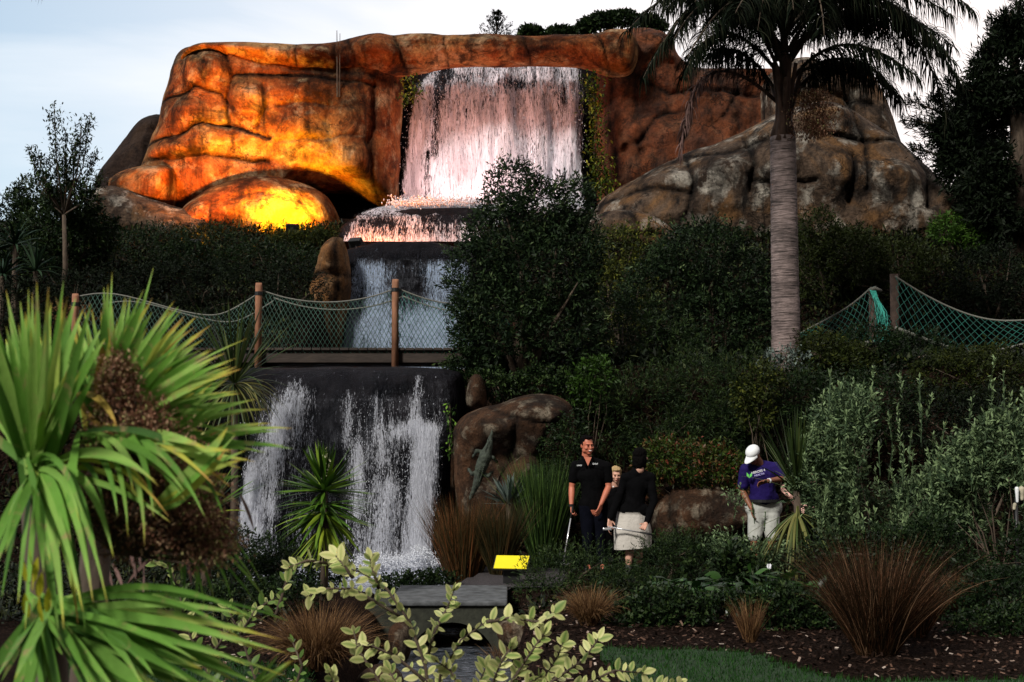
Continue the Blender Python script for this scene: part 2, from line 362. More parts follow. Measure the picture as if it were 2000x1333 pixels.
# ================================================================ ground
def bankz(X, Y):
    rt = np.interp(Y, [0, 19.4, 20.6, 21.6, 22.5, 27.0, 32.0, 34.0, 40, 60], [0, 0, .5, 1.35, 2.8, 3.1, 5.7, 6.4, 8.0, 8.5])
    lf = np.interp(Y, [0, 18.8, 21.0, 23.0, 27.0, 31.0, 36.0, 40, 60], [0, 0, 0.9, 2.7, 3.1, 4.7, 6.6, 7.8, 8.5])
    k = sm(-3, 0, X); return lf * (1 - k) + rt * k
def chanz(Y): return np.interp(Y, [0, 12, 16.2, 17, 21.95, 22.1, 24, 33.1, 33.3, 37.2, 37.6, 41, 60], [-.8, -.8, -.8, -.45, -.45, 2.3, 2.5, 3.0, 5.6, 6.0, 7.4, 8.0, 8.5])
def groundz(X, Y):
    X = np.asarray(X, float); Y = np.asarray(Y, float); z = bankz(X, Y)
    cl = np.interp(Y, [10, 16.2, 16.8, 19, 21, 24, 31, 36, 41], [-1.15, -1.15, -2.6, -4.1, -4.3, -4.1, -3.75, -4.2, -3.4])
    cr = np.interp(Y, [10, 16.2, 16.8, 19, 21, 24, 31, 36, 41], [-.15, -.15, -.6, -.85, -.9, -.9, -.7, -1.0, 1.9])
    m = sm(cl - 0.35, cl, X) * (1 - sm(cr, cr + 0.35, X)) * sm(9.5, 11, Y)
    z = z * (1 - m) + chanz(Y) * m
    p = np.stack([X, Y, np.zeros_like(X)], -1)
    return z + fbm(p, 0.8, 3) * 0.10 * sm(17, 21, Y) + fbm(p, 2.5, 2) * 0.015
def gz(x, y): return float(groundz(np.array([x]), np.array([y]))[0])
xs = np.concatenate([np.linspace(-400, -18, 24), np.arange(-17.8, 17.8, 0.14), np.linspace(18, 400, 24)])
ys = np.concatenate([np.linspace(-60, 7, 16), np.arange(7.15, 42, 0.14), np.linspace(42.5, 700, 40)])
GX, GY = np.meshgrid(xs, ys); GZ = groundz(GX, GY)
V = np.stack([GX, GY, GZ], -1).reshape(-1, 3); nx, ny = len(xs), len(ys)
idx = np.arange(nx * ny).reshape(ny, nx)
F = np.stack([idx[:-1, :-1], idx[:-1, 1:], idx[1:, 1:], idx[1:, :-1]], -1).reshape(-1, 4)
tag(npmesh('ground', V, F, GROUND, smooth=True), kind='structure', label='brown bark mulch garden beds and planted banks')
def lawn(name, poly, label):
    pts = [P(a, b, 1e3) for a, b in poly]; W_ = []
    for a, b in poly:
        d = P(a, b, 1.0) - Vector((0, 0, CAMZ)); k = -(CAMZ - 0.03) / d.z; W_.append((d.x * k, d.y * k))
    return W_
def inpoly(x, y, poly):
    c = np.zeros(x.shape, bool); n = len(poly)
    for i in range(n):
        x0, y0 = poly[i]; x1, y1 = poly[(i + 1) % n]
        cnd = ((y0 > y) != (y1 > y))
        c ^= cnd & (x < (x1 - x0) * (y - y0) / (y1 - y0 + 1e-12) + x0)
    return c
def segdist(x, y, poly, closed=True):
    best = np.full(x.shape, 1e9); bx = np.zeros(x.shape); by = np.zeros(x.shape); n = len(poly)
    for i in range(n if closed else n - 1):
        x0, y0 = poly[i]; x1, y1 = poly[(i + 1) % n]; dx, dy = x1 - x0, y1 - y0
        t = np.clip(((x - x0) * dx + (y - y0) * dy) / (dx * dx + dy * dy + 1e-12), 0, 1); qx = x0 + t * dx; qy = y0 + t * dy
        d = np.hypot(x - qx, y - qy); m = d < best; best = np.where(m, d, best); bx = np.where(m, qx, bx); by = np.where(m, qy, by)
    return best, bx, by
def smoothpoly(pts, it=2):
    for _ in range(it):
        q = []; n = len(pts)
        for i in range(n):
            a = pts[i]; b = pts[(i + 1) % n]
            q += [(a[0] * .75 + b[0] * .25, a[1] * .75 + b[1] * .25), (a[0] * .25 + b[0] * .75, a[1] * .25 + b[1] * .75)]
        pts = q
    return pts
# ================================================================ leaf, blade and bush generators
def blades(base, d, length, width, droop, segs=6, fold=0.0, prof='blade', grav=(0, 0, -1), sidehint=None, tone=None, twist=0.0):
    n = len(base); base = np.asarray(base, float); d = np.asarray(d, float); d = d / np.linalg.norm(d, axis=1, keepdims=True)
    length = np.broadcast_to(length, (n,)).astype(float); width = np.broadcast_to(width, (n,)).astype(float); droop = np.broadcast_to(droop, (n,)).astype(float)
    g = np.array(grav, float); pos = [base]; dirs = [d]; cur = d.copy(); step = (length / segs)[:, None]
    for k in range(segs):
        cur = cur + g * (droop / segs * (0.4 + 1.2 * (k / segs)))[:, None]; cur /= np.linalg.norm(cur, axis=1, keepdims=True)
        pos.append(pos[-1] + cur * step); dirs.append(cur)
    if sidehint is None:
        sh = np.cross(d, np.array([0, 0, 1.0])); bad = np.linalg.norm(sh, axis=1) < 0.15; sh[bad] = rng.normal(size=(bad.sum(), 3))
        sh = sh + rng.normal(size=(n, 3)) * 0.25
    else: sh = np.broadcast_to(np.asarray(sidehint, float), (n, 3)).copy()
    V = []; tt = np.linspace(0, 1, segs + 1)
    if prof == 'blade': w = np.where(tt < 0.25, 0.55 + 1.8 * tt, 1.0) * (1 - np.clip((tt - .45) / .55, 0, 1) ** 1.8)
    elif prof == 'grass': w = 1 - tt ** 2
    elif prof == 'oval': w = np.sin(np.pi * np.clip(tt * 0.93 + 0.05, 0, 1)) ** 0.8
    elif prof == 'heart': w = np.sin(np.pi * np.clip((1 - tt) ** 1.6, 0, 1)) ** 0.7
    else: w = np.ones(segs + 1)
    w = np.maximum(w, 0.02)
    for k in range(segs + 1):
        s = sh - dirs[k] * (sh * dirs[k]).sum(1, keepdims=True); s /= (np.linalg.norm(s, axis=1, keepdims=True) + 1e-9)
        nn = np.cross(dirs[k], s); hw = (width * w[k] / 2)[:, None]
        if fold: V += [pos[k] - s * hw + nn * hw * fold, pos[k], pos[k] + s * hw + nn * hw * fold]
        else: V += [pos[k] - s * hw, pos[k] + s * hw]
    c = 3 if fold else 2; V = np.stack(V, 1); per = c * (segs + 1); off = np.arange(n)[:, None, None] * per
    q = []
    for k in range(segs):
        for j in range(c - 1): a = k * c + j; q.append((a, a + 1, a + c + 1, a + c))
    F = (off + np.array(q)[None]).reshape(-1, 4)
    if tone is None: tone = rng.random(n)
    T = np.repeat(np.asarray(tone, float), per)
    return V.reshape(-1, 3), F, T
class Cloud:
    def __init__(s): s.V = []; s.F = []; s.T = []; s.n = 0
    def add(s, V, F, T): s.V.append(V); s.F.append(F + s.n); s.T.append(T); s.n += len(V)
    def build(s, name, mat, parent=None, smooth=False):
        return npmesh(name, np.concatenate(s.V), np.concatenate(s.F), mat, parent, {'tone': np.concatenate(s.T)}, smooth)
def unit(v): return v / (np.linalg.norm(v, axis=-1, keepdims=True) + 1e-9)
def leafpts(blobs, n, shell=0.55, gap=0.12, gs=1.4):
    """random points in the outer part of a union of ellipsoids with noise gaps; returns points and outward directions"""
    vol = np.array([b[3] * b[4] * b[5] for b in blobs]) ** 0.75; ch = rng.choice(len(blobs), n * 3, p=vol / vol.sum())
    B = np.array(blobs)[ch]; u = unit(rng.normal(size=(n * 3, 3))); r = (shell + (1 - shell) * rng.random(n * 3) ** 0.7)
    lump = 1 + 0.22 * vnoise(u * 2.3 + B[:, :3] * 0.7 + 30) + 0.10 * vnoise(u * 6 + 60)
    p = B[:, :3] + u * B[:, 3:6] * (r * lump)[:, None]; nrm = unit(u / B[:, 3:6])
    keep = vnoise(p * gs + 9) > -1 + 2 * gap * 1.6
    for b in blobs:
        e = (((p - np.array(b[:3])) / np.array(b[3:6])) ** 2).sum(1); keep &= e > 0.30
    p = p[keep][:n]; nrm = nrm[keep][:n]; return p, nrm
def bushcloud(C, blobs, n, ll=0.07, lw=0.025, per=7, sprig=0.16, up=0.5, gap=0.12, spread=0.9, shell=0.55, tones=(0, 1), toptone=0.0, droop=0.3):
    p, nr = leafpts(blobs, max(n // per, 8), shell, gap); m = len(p)
    sd = unit(nr + np.array([0, 0, up]) + rng.normal(size=(m, 3)) * 0.35)
    t = np.linspace(0, 1, per); base = (p[:, None, :] + sd[:, None, :] * (t[None, :, None] * sprig)).reshape(-1, 3)
    ld = unit(np.repeat(sd, per, 0) * 0.8 + rng.normal(size=(m * per, 3)) * spread)
    tone = np.clip(np.repeat(rng.random(m), per) * 0.6 + rng.random(m * per) * 0.3 + np.tile(t, m) * 0.25 * toptone + 0.05, 0, 1)
    tone = tones[0] + (tones[1] - tones[0]) * tone
    L_ = ll * (0.6 + 0.7 * rng.random(m * per)); s = unit(np.cross(ld, rng.normal(size=ld.shape)))
    nn = np.cross(ld, s); hw = (lw * (L_ / ll) / 2)[:, None]; L_ = L_[:, None]
    tip = base + ld * L_ + np.array([0, 0, -1]) * L_ * droop * 0.3; mid = base + ld * L_ * 0.5 + nn * L_ * 0.06
    V = np.stack([base, mid - s * hw, tip, mid + s * hw], 1).reshape(-1, 3)
    F = np.arange(len(V)).reshape(-1, 4); C.add(V, F, np.repeat(tone, 4))
    return p
def stems(mb, root, pts, r0, k=7):
    root = Vector(root)
    for i in range(min(k, len(pts))):
        q = Vector(pts[int(rng.integers(len(pts)))]); mid = root.lerp(q, 0.5) + Vector(rng.normal(size=3) * (q - root).length * 0.07) + Vector((0, 0, 0.1 * (q - root).length))
        mb.tube([root + Vector(rng.normal(size=3) * r0), root.lerp(mid, .5) , mid, q], [r0, r0 * .75, r0 * .5, r0 * .15], 6)
BARK = simple('bark', (0.07, 0.05, 0.035), 0.9, var=0.5, scale=20, bump=0.01, sc=(1, 1, 0.3))
# foliage colours
G_DARK = leafmat('dark_leaves', [(0, (0.006, 0.013, 0.005)), (0.6, (0.014, 0.032, 0.009)), (1, (0.05, 0.08, 0.022))], 0.5, 0.15, 0.25)
G_BLUE = leafmat('bluish_leaves', [(0, (0.008, 0.02, 0.011)), (0.6, (0.025, 0.058, 0.028)), (1, (0.12, 0.19, 0.10))], 0.5, 0.15, 0.3)
G_OLIVE = leafmat('olive_leaves', [(0, (0.012, 0.018, 0.004)), (0.6, (0.035, 0.05, 0.010)), (1, (0.16, 0.17, 0.025))], 0.55, 0.2, 0.2)
G_LIME = leafmat('lime_leaves', [(0, (0.02, 0.05, 0.008)), (0.6, (0.07, 0.16, 0.02)), (1, (0.16, 0.3, 0.03))], 0.5, 0.25, 0.3)
G_GREY = leafmat('grey_green_leaves', [(0, (0.02, 0.04, 0.02)), (0.5, (0.06, 0.105, 0.05)), (1, (0.23, 0.32, 0.15))], 0.55, 0.2, 0.25)
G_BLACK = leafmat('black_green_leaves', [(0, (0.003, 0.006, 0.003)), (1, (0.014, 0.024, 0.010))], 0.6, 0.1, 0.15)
G_RED = leafmat('red_green_leaves', [(0, (0.02, 0.045, 0.01)), (0.65, (0.055, 0.10, 0.015)), (0.85, (0.10, 0.05, 0.02)), (1, (0.16, 0.03, 0.02))], 0.4, 0.2, 0.3)
G_YUC = leafmat('yucca_leaves', [(0, (0.03, 0.07, 0.012)), (0.5, (0.09, 0.21, 0.02)), (1, (0.30, 0.38, 0.03))], 0.45, 0.2, 0.35)
G_CORD = leafmat('cordyline_leaves', [(0, (0.02, 0.04, 0.012)), (0.6, (0.06, 0.10, 0.025)), (1, (0.20, 0.19, 0.06))], 0.45, 0.2, 0.35)
G_FORE = leafmat('broad_strap_leaves', [(0, (0.04, 0.13, 0.02)), (0.55, (0.13, 0.36, 0.045)), (0.9, (0.27, 0.45, 0.05)), (1, (0.42, 0.40, 0.06))], 0.45, 0.35, 0.35)
G_VAR = leafmat('variegated_leaves', [(0, (0.05, 0.12, 0.025)), (0.35, (0.16, 0.26, 0.06)), (0.6, (0.55, 0.58, 0.22)), (1, (0.80, 0.76, 0.38))], 0.4, 0.3, 0.3)
G_PALM = leafmat('palm_leaflets', [(0, (0.004, 0.008, 0.004)), (0.7, (0.010, 0.018, 0.008)), (1, (0.03, 0.03, 0.018))], 0.7, 0.1, 0.1)
DRYP = leafmat('dead_palm_leaflets', [(0, (0.10, 0.05, 0.045)), (1, (0.28, 0.17, 0.15))], 0.7, 0.2, 0.2)
TAN = leafmat('tan_grass', [(0, (0.04, 0.02, 0.01)), (0.5, (0.14, 0.07, 0.03)), (1, (0.40, 0.24, 0.11))], 0.6, 0.25, 0.2)
RUSTG = leafmat('rusty_grass', [(0, (0.015, 0.02, 0.008)), (0.5, (0.06, 0.04, 0.014)), (1, (0.24, 0.085, 0.03))], 0.6, 0.2, 0.2)
GREENG = leafmat('green_rush', [(0, (0.01, 0.025, 0.008)), (0.6, (0.04, 0.085, 0.02)), (1, (0.11, 0.19, 0.04))], 0.5, 0.2, 0.3)
SILV = leafmat('silver_leaves', [(0, (0.05, 0.08, 0.07)), (1, (0.26, 0.33, 0.29))], 0.5, 0.1, 0.3)
BROWNF = leafmat('brown_seed_heads', [(0, (0.20, 0.08, 0.05)), (0.6, (0.34, 0.16, 0.10)), (0.9, (0.46, 0.30, 0.19)), (1, (0.42, 0.44, 0.16))], 0.8, 0.15, 0.15)
WHITEF = simple('white_petals', (0.85, 0.85, 0.9), 0.5, var=0.05)
CREAMF = leafmat('cream_petals', [(0, (0.6, 0.62, 0.35)), (1, (0.85, 0.85, 0.6))], 0.5, 0.3, 0.2)
# ================================================================ rocks
def pillow(poly, Y, T, R, res=0.06, back=None, cracks=(), bulges=(), n1=0.25, s1=0.6, n2=0.06, s2=2.2, front_only=False, slope=0.0, edge_noise=0.0, smoothit=2, dens=None, off=0.0, seed=0.0, ridge=0.0):
    pts = smoothpoly([XZ(a, b, Y) for a, b in poly], smoothit) if smoothit else [XZ(a, b, Y) for a, b in poly]
    if edge_noise:
        q = []
        for i in range(len(pts)):
            a = pts[i]; b = pts[(i + 1) % len(pts)]; m = max(1, int(math.hypot(a[0] - b[0], a[1] - b[1]) / 0.15))
            for k in range(m):
                x = a[0] + (b[0] - a[0]) * k / m; z = a[1] + (b[1] - a[1]) * k / m; pp = np.array([[x, Y, z]])
                q.append((x + edge_noise * float(fbm(pp, 1.3, 3, 5.0 + seed)[0]), z + edge_noise * float(fbm(pp, 1.3, 3, 40.0 + seed)[0])))
        pts = q
    A = np.array(pts); x0, z0 = A.min(0) - res; x1, z1 = A.max(0) + res
    nx = int((x1 - x0) / res) + 2; nz_ = int((z1 - z0) / res) + 2
    X, Z = np.meshgrid(x0 + np.arange(nx) * res, z0 + np.arange(nz_) * res)
    ins = inpoly(X, Z, pts); d, bx, bz = segdist(X, Z, pts); sd = np.where(ins, d, -d)
    snap = (sd <= 0) & (d < res * 1.5); snap |= ins & (d < res * 0.3); X = np.where(snap, bx, X); Z = np.where(snap, bz, Z); dd = np.where(snap, 0, np.maximum(sd, 0))
    ok = ins | snap; inner = ins & ~snap
    cell = ok[:-1, :-1] & ok[1:, :-1] & ok[:-1, 1:] & ok[1:, 1:]; cell &= inner[:-1, :-1] | inner[1:, :-1] | inner[:-1, 1:] | inner[1:, 1:]
    u = np.clip(dd / R, 0, 1); f = np.sqrt(1 - (1 - u) ** 2)
    k = np.clip(dd / min(R, 0.5), 0, 1)
    Pn = np.stack([X, np.full_like(X, Y), Z], -1)
    cr = np.zeros_like(X); h = T * f + n1 * k * (fbm(Pn, s1, 3, seed) + 0.25) + n2 * k * fbm(Pn, s2, 4, seed + 3)
    h = h + .035 * k * fbm(Pn, 6.0, 3, seed + 5) * min(1, T * 2)
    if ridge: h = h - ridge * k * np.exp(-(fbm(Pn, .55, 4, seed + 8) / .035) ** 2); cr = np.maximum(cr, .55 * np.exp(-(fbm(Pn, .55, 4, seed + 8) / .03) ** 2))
    h = h + slope * (z1 - Z)
    px, pz = proj(Pn)
    for b_ in bulges:
        h = h + b_[4] * k * np.exp(-(((px - b_[0]) / b_[2]) ** 2 + ((pz - b_[1]) / b_[3]) ** 2))
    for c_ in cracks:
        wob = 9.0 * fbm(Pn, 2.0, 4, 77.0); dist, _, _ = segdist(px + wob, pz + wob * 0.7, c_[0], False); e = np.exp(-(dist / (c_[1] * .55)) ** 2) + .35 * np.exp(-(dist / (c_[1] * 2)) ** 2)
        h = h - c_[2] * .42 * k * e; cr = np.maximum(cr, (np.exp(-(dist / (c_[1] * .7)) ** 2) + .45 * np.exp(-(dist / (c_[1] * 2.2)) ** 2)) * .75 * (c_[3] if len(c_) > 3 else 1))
    Yf = Y - h - off; Vf = np.stack([X, Yf, Z], -1).reshape(-1, 3)
    ids = np.arange(nx * nz_).reshape(nz_, nx)
    Ff = np.stack([ids[:-1, :-1], ids[:-1, 1:], ids[1:, 1:], ids[1:, :-1]], -1)[cell]
    V = Vf; F = Ff; C = cr.ravel()
    if not front_only:
        bk = T if back is None else back; Vb = np.stack([X, Y + bk * f, Z], -1).reshape(-1, 3); idb = ids + nx * nz_
        idb = np.where(snap, ids, idb)   # rim vertices are shared
        Fb = np.stack([idb[:-1, :-1], idb[1:, :-1], idb[1:, 1:], idb[:-1, 1:]], -1)[cell]
        V = np.concatenate([Vf, Vb]); F = np.concatenate([Ff, Fb]); C = np.concatenate([C, np.zeros(nx * nz_)])
        rim = snap.ravel(); V[:nx * nz_][rim, 1] = Y - off
    used = np.unique(F); mp_ = np.zeros(len(V), int); mp_[used] = np.arange(len(used)); V = V[used]; F = mp_[F]; C = C[used]
    D = None
    if dens is not None:
        a, b2 = proj(V); D = dens(a, b2)
    return V, F, C, D
def rock(name, specs, mat, label, cat='rock', kind=None, group=None):
    Vs, Fs, Cs, n = [], [], [], 0
    for sp in specs:
        V, F, C, _ = pillow(**sp); Vs.append(V); Fs.append(F + n); Cs.append(C); n += len(V)
    o = npmesh(name, np.concatenate(Vs), np.concatenate(Fs), mat, None, {'crack': np.concatenate(Cs)}, True)
    return tag(o, label, None if kind else cat, group, kind)
# ================================================================ the artificial rock mountain
A_cr_shade = [([(318, 212), (360, 206), (400, 192), (450, 205), (480, 240)], 5, .30), ([(300, 292), (350, 286), (420, 262), (480, 270), (545, 292)], 6, .32),
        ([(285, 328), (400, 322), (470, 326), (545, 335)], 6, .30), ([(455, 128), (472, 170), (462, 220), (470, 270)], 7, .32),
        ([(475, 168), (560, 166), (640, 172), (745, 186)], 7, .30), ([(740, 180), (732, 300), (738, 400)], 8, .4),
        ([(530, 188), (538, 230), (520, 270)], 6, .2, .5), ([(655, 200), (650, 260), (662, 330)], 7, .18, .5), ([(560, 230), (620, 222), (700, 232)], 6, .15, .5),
        ([(560, 300), (640, 290), (720, 288)], 6, .15, .5), ([(585, 152), (660, 156), (780, 172)], 20, .22, .95), ([(630, 212), (720, 228)], 13, .04, .6), ([(560, 305), (660, 340)], 13, .04, .5), ([(350, 118), (395, 96), (470, 100)], 10, .02, .6), ([(470, 285), (520, 310), (600, 315)], 12, .03, .45), ([(395, 100), (400, 130), (425, 150)], 4, .15, .6), ([(620, 172), (618, 205)], 5, .15, .6)]  # widest band paints the shade of the recess under the lip into the rock
A_bu = [(425, 160, 45, 38, .55), (395, 240, 50, 28, .35), (505, 215, 42, 38, .5), (600, 200, 50, 22, .3), (590, 265, 50, 35, .3), (700, 345, 40, 45, .5), (440, 292, 60, 22, .3), (695, 245, 30, 40, .3), (360, 310, 50, 14, .25)]
A_poly = [(270, 345), (290, 300), (303, 262), (318, 212), (335, 150), (350, 112), (380, 90), (440, 84), (540, 94), (600, 100), (660, 92), (735, 76), (775, 92), (792, 150), (784, 210), (776, 300), (782, 380), (770, 402), (735, 398), (680, 372), (610, 372), (540, 420), (400, 430), (280, 420)]
B_poly = [(352, 128), (362, 102), (395, 85), (470, 84), (560, 91), (600, 92), (660, 88), (700, 78), (740, 68), (765, 72), (790, 70), (870, 70), (1000, 72), (1100, 73), (1160, 70), (1200, 60), (1238, 66), (1250, 100), (1235, 150), (1190, 150), (1130, 124), (1000, 127), (880, 130), (800, 146), (740, 154), (690, 150), (600, 142), (540, 140), (470, 128), (400, 112)]
B_cr = [([(585, 88), (583, 145)], 3.5, .25), ([(868, 68), (880, 142)], 3, .25), ([(1018, 70), (1040, 136)], 3.5, .28), ([(1162, 70), (1175, 110), (1188, 150)], 3.5, .28), ([(768, 68), (785, 110), (798, 156)], 5, .35),
        ([(685, 92), (700, 125), (690, 152)], 4, .22), ([(735, 75), (722, 110), (718, 150)], 3, .15, .6), ([(1235, 92), (1280, 128), (1315, 150)], 5, .3), ([(780, 92), (900, 104), (1000, 102), (1160, 84)], 3, .08, .6), ([(658, 90), (662, 145)], 4, .3)]
tag(rock('cliff', [dict(poly=A_poly, Y=40.4, T=1.3, R=1.3, back=3.0, cracks=A_cr_shade, bulges=A_bu, n1=.4, s1=.4, n2=.14, s2=1.3, edge_noise=.12, res=.05),
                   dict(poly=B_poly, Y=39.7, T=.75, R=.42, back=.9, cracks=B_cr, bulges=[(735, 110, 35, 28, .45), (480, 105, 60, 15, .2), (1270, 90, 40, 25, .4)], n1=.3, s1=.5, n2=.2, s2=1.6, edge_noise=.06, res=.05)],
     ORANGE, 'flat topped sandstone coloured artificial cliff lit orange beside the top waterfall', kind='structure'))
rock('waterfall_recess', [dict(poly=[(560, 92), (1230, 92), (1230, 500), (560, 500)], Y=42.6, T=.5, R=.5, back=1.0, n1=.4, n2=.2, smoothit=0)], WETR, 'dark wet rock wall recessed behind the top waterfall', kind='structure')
D_cr = [([(1190, 150), (1185, 240), (1200, 360)], 10, .3), ([(1240, 170), (1300, 200), (1400, 195), (1500, 210)], 8, .3), ([(1340, 150), (1345, 230), (1320, 300)], 7, .3), ([(1240, 300), (1270, 250), (1330, 235)], 6, .25), ([(1420, 140), (1430, 190), (1400, 250)], 6, .25)]
rock('rust_cliff', [dict(poly=[(1164, 150), (1172, 100), (1195, 62), (1240, 56), (1288, 61), (1316, 82), (1322, 112), (1345, 136), (1400, 138), (1450, 134), (1530, 140), (1560, 200), (1560, 480), (1175, 480), (1160, 380)], Y=41.2, T=1.3, R=1.1, back=3, cracks=D_cr, n1=.7, s1=.5, n2=.45, s2=1.3, edge_noise=.1, ridge=.15)],
     RUST, 'dark rust red rock wall right of the top waterfall', kind='structure')
E = rock('peak', [dict(poly=[(1480, 170), (1520, 128), (1570, 112), (1610, 128), (1650, 122), (1690, 136), (1722, 190), (1745, 250), (1765, 300), (1800, 420), (1500, 420)], Y=39.5, T=1.4, R=1.6, back=3, cracks=[([(1622, 128), (1628, 190), (1640, 240)], 12, .6), ([(1560, 200), (1620, 215), (1680, 230)], 8, .3)], n1=.6, s1=.5, n2=.2, s2=1.5, edge_noise=.1)],
     GREY, 'rounded brown grey rock hump rising behind the palm trunk')
F_cr = [([(1250, 350), (1340, 318), (1400, 325), (1470, 300)], 8, .3), ([(1330, 318), (1340, 380), (1325, 440)], 8, .3), ([(1440, 290), (1445, 350), (1440, 400)], 8, .35), ([(1440, 380), (1500, 392), (1560, 385)], 6, .3),
        ([(1560, 290), (1640, 300), (1740, 295), (1800, 320)], 9, .4), ([(1640, 230), (1660, 300), (1650, 400)], 8, .3), ([(1760, 290), (1780, 360), (1770, 430)], 8, .35), ([(1630, 340), (1620, 420)], 9, .4), ([(1170, 405), (1260, 385), (1330, 400)], 7, .25)]
F_bu = [(1400, 345, 45, 30, .45), (1290, 370, 45, 22, .35), (1600, 245, 50, 35, .4), (1710, 290, 45, 25, .3), (1700, 370, 50, 35, .45), (1590, 360, 40, 40, .35), (1500, 340, 40, 40, .4), (1830, 400, 40, 30, .3), (1480, 260, 40, 25, .4)]
rock('boulder', [dict(poly=[(1160, 400), (1215, 362), (1275, 332), (1335, 300), (1400, 280), (1450, 262), (1490, 238), (1540, 214), (1610, 202), (1660, 222), (1725, 262), (1780, 306), (1840, 360), (1890, 410), (1930, 470), (1930, 560), (1150, 560)], Y=36.5, T=2.3, R=2.8, back=3, cracks=F_cr, bulges=F_bu, n1=.5, s1=.4, n2=.18, s2=1.2, edge_noise=.12, res=.05)],
     GREY, 'huge grey brown boulder with white streaks behind the palm trunk')
rock('boulder', [dict(poly=[(1145, 440), (1165, 418), (1210, 408), (1262, 415), (1310, 440), (1330, 480), (1300, 510), (1150, 510)], Y=33.5, T=.8, R=.7, cracks=[([(1232, 415), (1240, 500)], 5, .3), ([(1150, 462), (1320, 466)], 4, .2)], bulges=[(1265, 445, 25, 18, .25)], n1=.3, s1=.9, n2=.12, s2=2)],
     GREY, 'pale cracked rock low behind the tall green bush, right of the waterfall')
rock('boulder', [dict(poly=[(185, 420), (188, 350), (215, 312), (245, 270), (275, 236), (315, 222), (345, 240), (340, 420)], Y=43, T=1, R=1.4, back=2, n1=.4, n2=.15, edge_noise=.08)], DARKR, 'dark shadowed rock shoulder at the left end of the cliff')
rock('boulder', [dict(poly=[(205, 362), (240, 336), (290, 324), (338, 324), (350, 345), (346, 390), (330, 420), (240, 420)], Y=39.2, T=.9, R=.6, cracks=[([(300, 330), (250, 380)], 5, .1, .4)], n1=.3, n2=.14, s2=1.8, edge_noise=.05)], ORANGE, 'pale topped rounded rock at the foot of the cliff, far left')
rock('boulder', [dict(poly=[(168, 400), (190, 368), (230, 362), (300, 392), (380, 412), (440, 430), (440, 520), (180, 520)], Y=38.2, T=1.0, R=1.0, n1=.4, n2=.12, edge_noise=.08)], GREY, 'low grey rock slab below the rounded rock at far left')
rock('boulder', [dict(poly=[(345, 430), (372, 392), (430, 360), (500, 346), (560, 348), (610, 364), (645, 388), (666, 430), (672, 500), (340, 500)], Y=39.0, T=1.5, R=1.5, cracks=[([(470, 400), (520, 392), (580, 402), (640, 420)], 4, .08, .4)], n1=.4, n2=.12, s2=1.6, edge_noise=.06)], ORANGE, 'smooth dome of rock glowing yellow orange under the floodlight')
rock('boulder', [dict(poly=[(655, 455), (690, 426), (750, 412), (830, 408), (960, 404), (990, 440), (990, 500), (650, 500)], Y=37.2, T=1.0, R=.8, n1=.2, n2=.1)], WETR, 'wet rock ledge under the foot of the top waterfall')
# dark rock sides of the middle cascade, with ochre faces
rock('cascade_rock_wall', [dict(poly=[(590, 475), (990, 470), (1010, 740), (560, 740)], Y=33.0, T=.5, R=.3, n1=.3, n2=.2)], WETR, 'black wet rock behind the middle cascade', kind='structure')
rock('boulder', [dict(poly=[(618, 520), (628, 480), (655, 460), (676, 470), (690, 560), (672, 640), (660, 720), (580, 720), (596, 600), (606, 560)], Y=31.6, T=.8, R=.5, cracks=[([(612, 545), (680, 540)], 9, .4), ([(660, 460), (664, 560), (655, 700)], 8, .4)], n1=.5, s1=1.2, n2=.2, s2=2.2)], OCHRE, 'ochre rock pillar left of the middle cascade, behind the net bridge')
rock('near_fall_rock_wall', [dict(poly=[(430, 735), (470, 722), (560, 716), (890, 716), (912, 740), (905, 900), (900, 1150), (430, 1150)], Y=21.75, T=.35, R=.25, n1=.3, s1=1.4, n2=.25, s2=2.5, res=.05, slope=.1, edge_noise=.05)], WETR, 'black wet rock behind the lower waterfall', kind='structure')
G1_cr = [([(1000, 815), (1040, 822), (1110, 830)], 5, .15), ([(1100, 800), (1060, 850), (1045, 900)], 4, .15), ([(960, 800), (1010, 822), (1000, 900)], 5, .2)]
rock('boulder', [dict(poly=[(880, 850), (900, 812), (940, 796), (975, 792), (1010, 776), (1050, 768), (1095, 774), (1122, 796), (1125, 860), (1130, 960), (1110, 1050), (880, 1080)], Y=20.45, T=.75, R=.35, res=.035, slope=-.38, cracks=G1_cr, bulges=[(1050, 795, 40, 20, .15), (930, 812, 30, 12, .12), (950, 900, 50, 50, -.3)], n1=.4, s1=1.4, n2=.1, s2=3.5, edge_noise=.03)],
     BANKR, 'brown boulder with pale lichen top behind the crocodile statue')
rock('boulder', [dict(poly=[(908, 800), (912, 752), (922, 730), (942, 732), (952, 770), (950, 805)], Y=21.3, T=.3, R=.25, res=.03, n1=.2, s1=2, n2=.06, s2=4)], BANKR, 'upright brown rock above the lichen topped boulder')
rock('boulder', [dict(poly=[(968, 960), (975, 925), (1000, 900), (1028, 886), (1050, 892), (1065, 930), (1060, 1010), (970, 1010)], Y=19.9, T=.3, R=.3, res=.03, n1=.15, s1=2, n2=.06, s2=4)], BANKR, 'smaller pale edged boulder right of the crocodile statue')
rock('boulder', [dict(poly=[(1262, 1000), (1280, 965), (1310, 945), (1380, 935), (1440, 940), (1500, 965), (1510, 1060), (1265, 1090)], Y=20.3, T=.5, R=.4, res=.04, cracks=[([(1300, 950), (1302, 1010), (1330, 1060)], 6, .25)], n1=.3, s1=1.2, n2=.08, s2=3)], BANKR, 'dark brown rock below the red and green hedge')
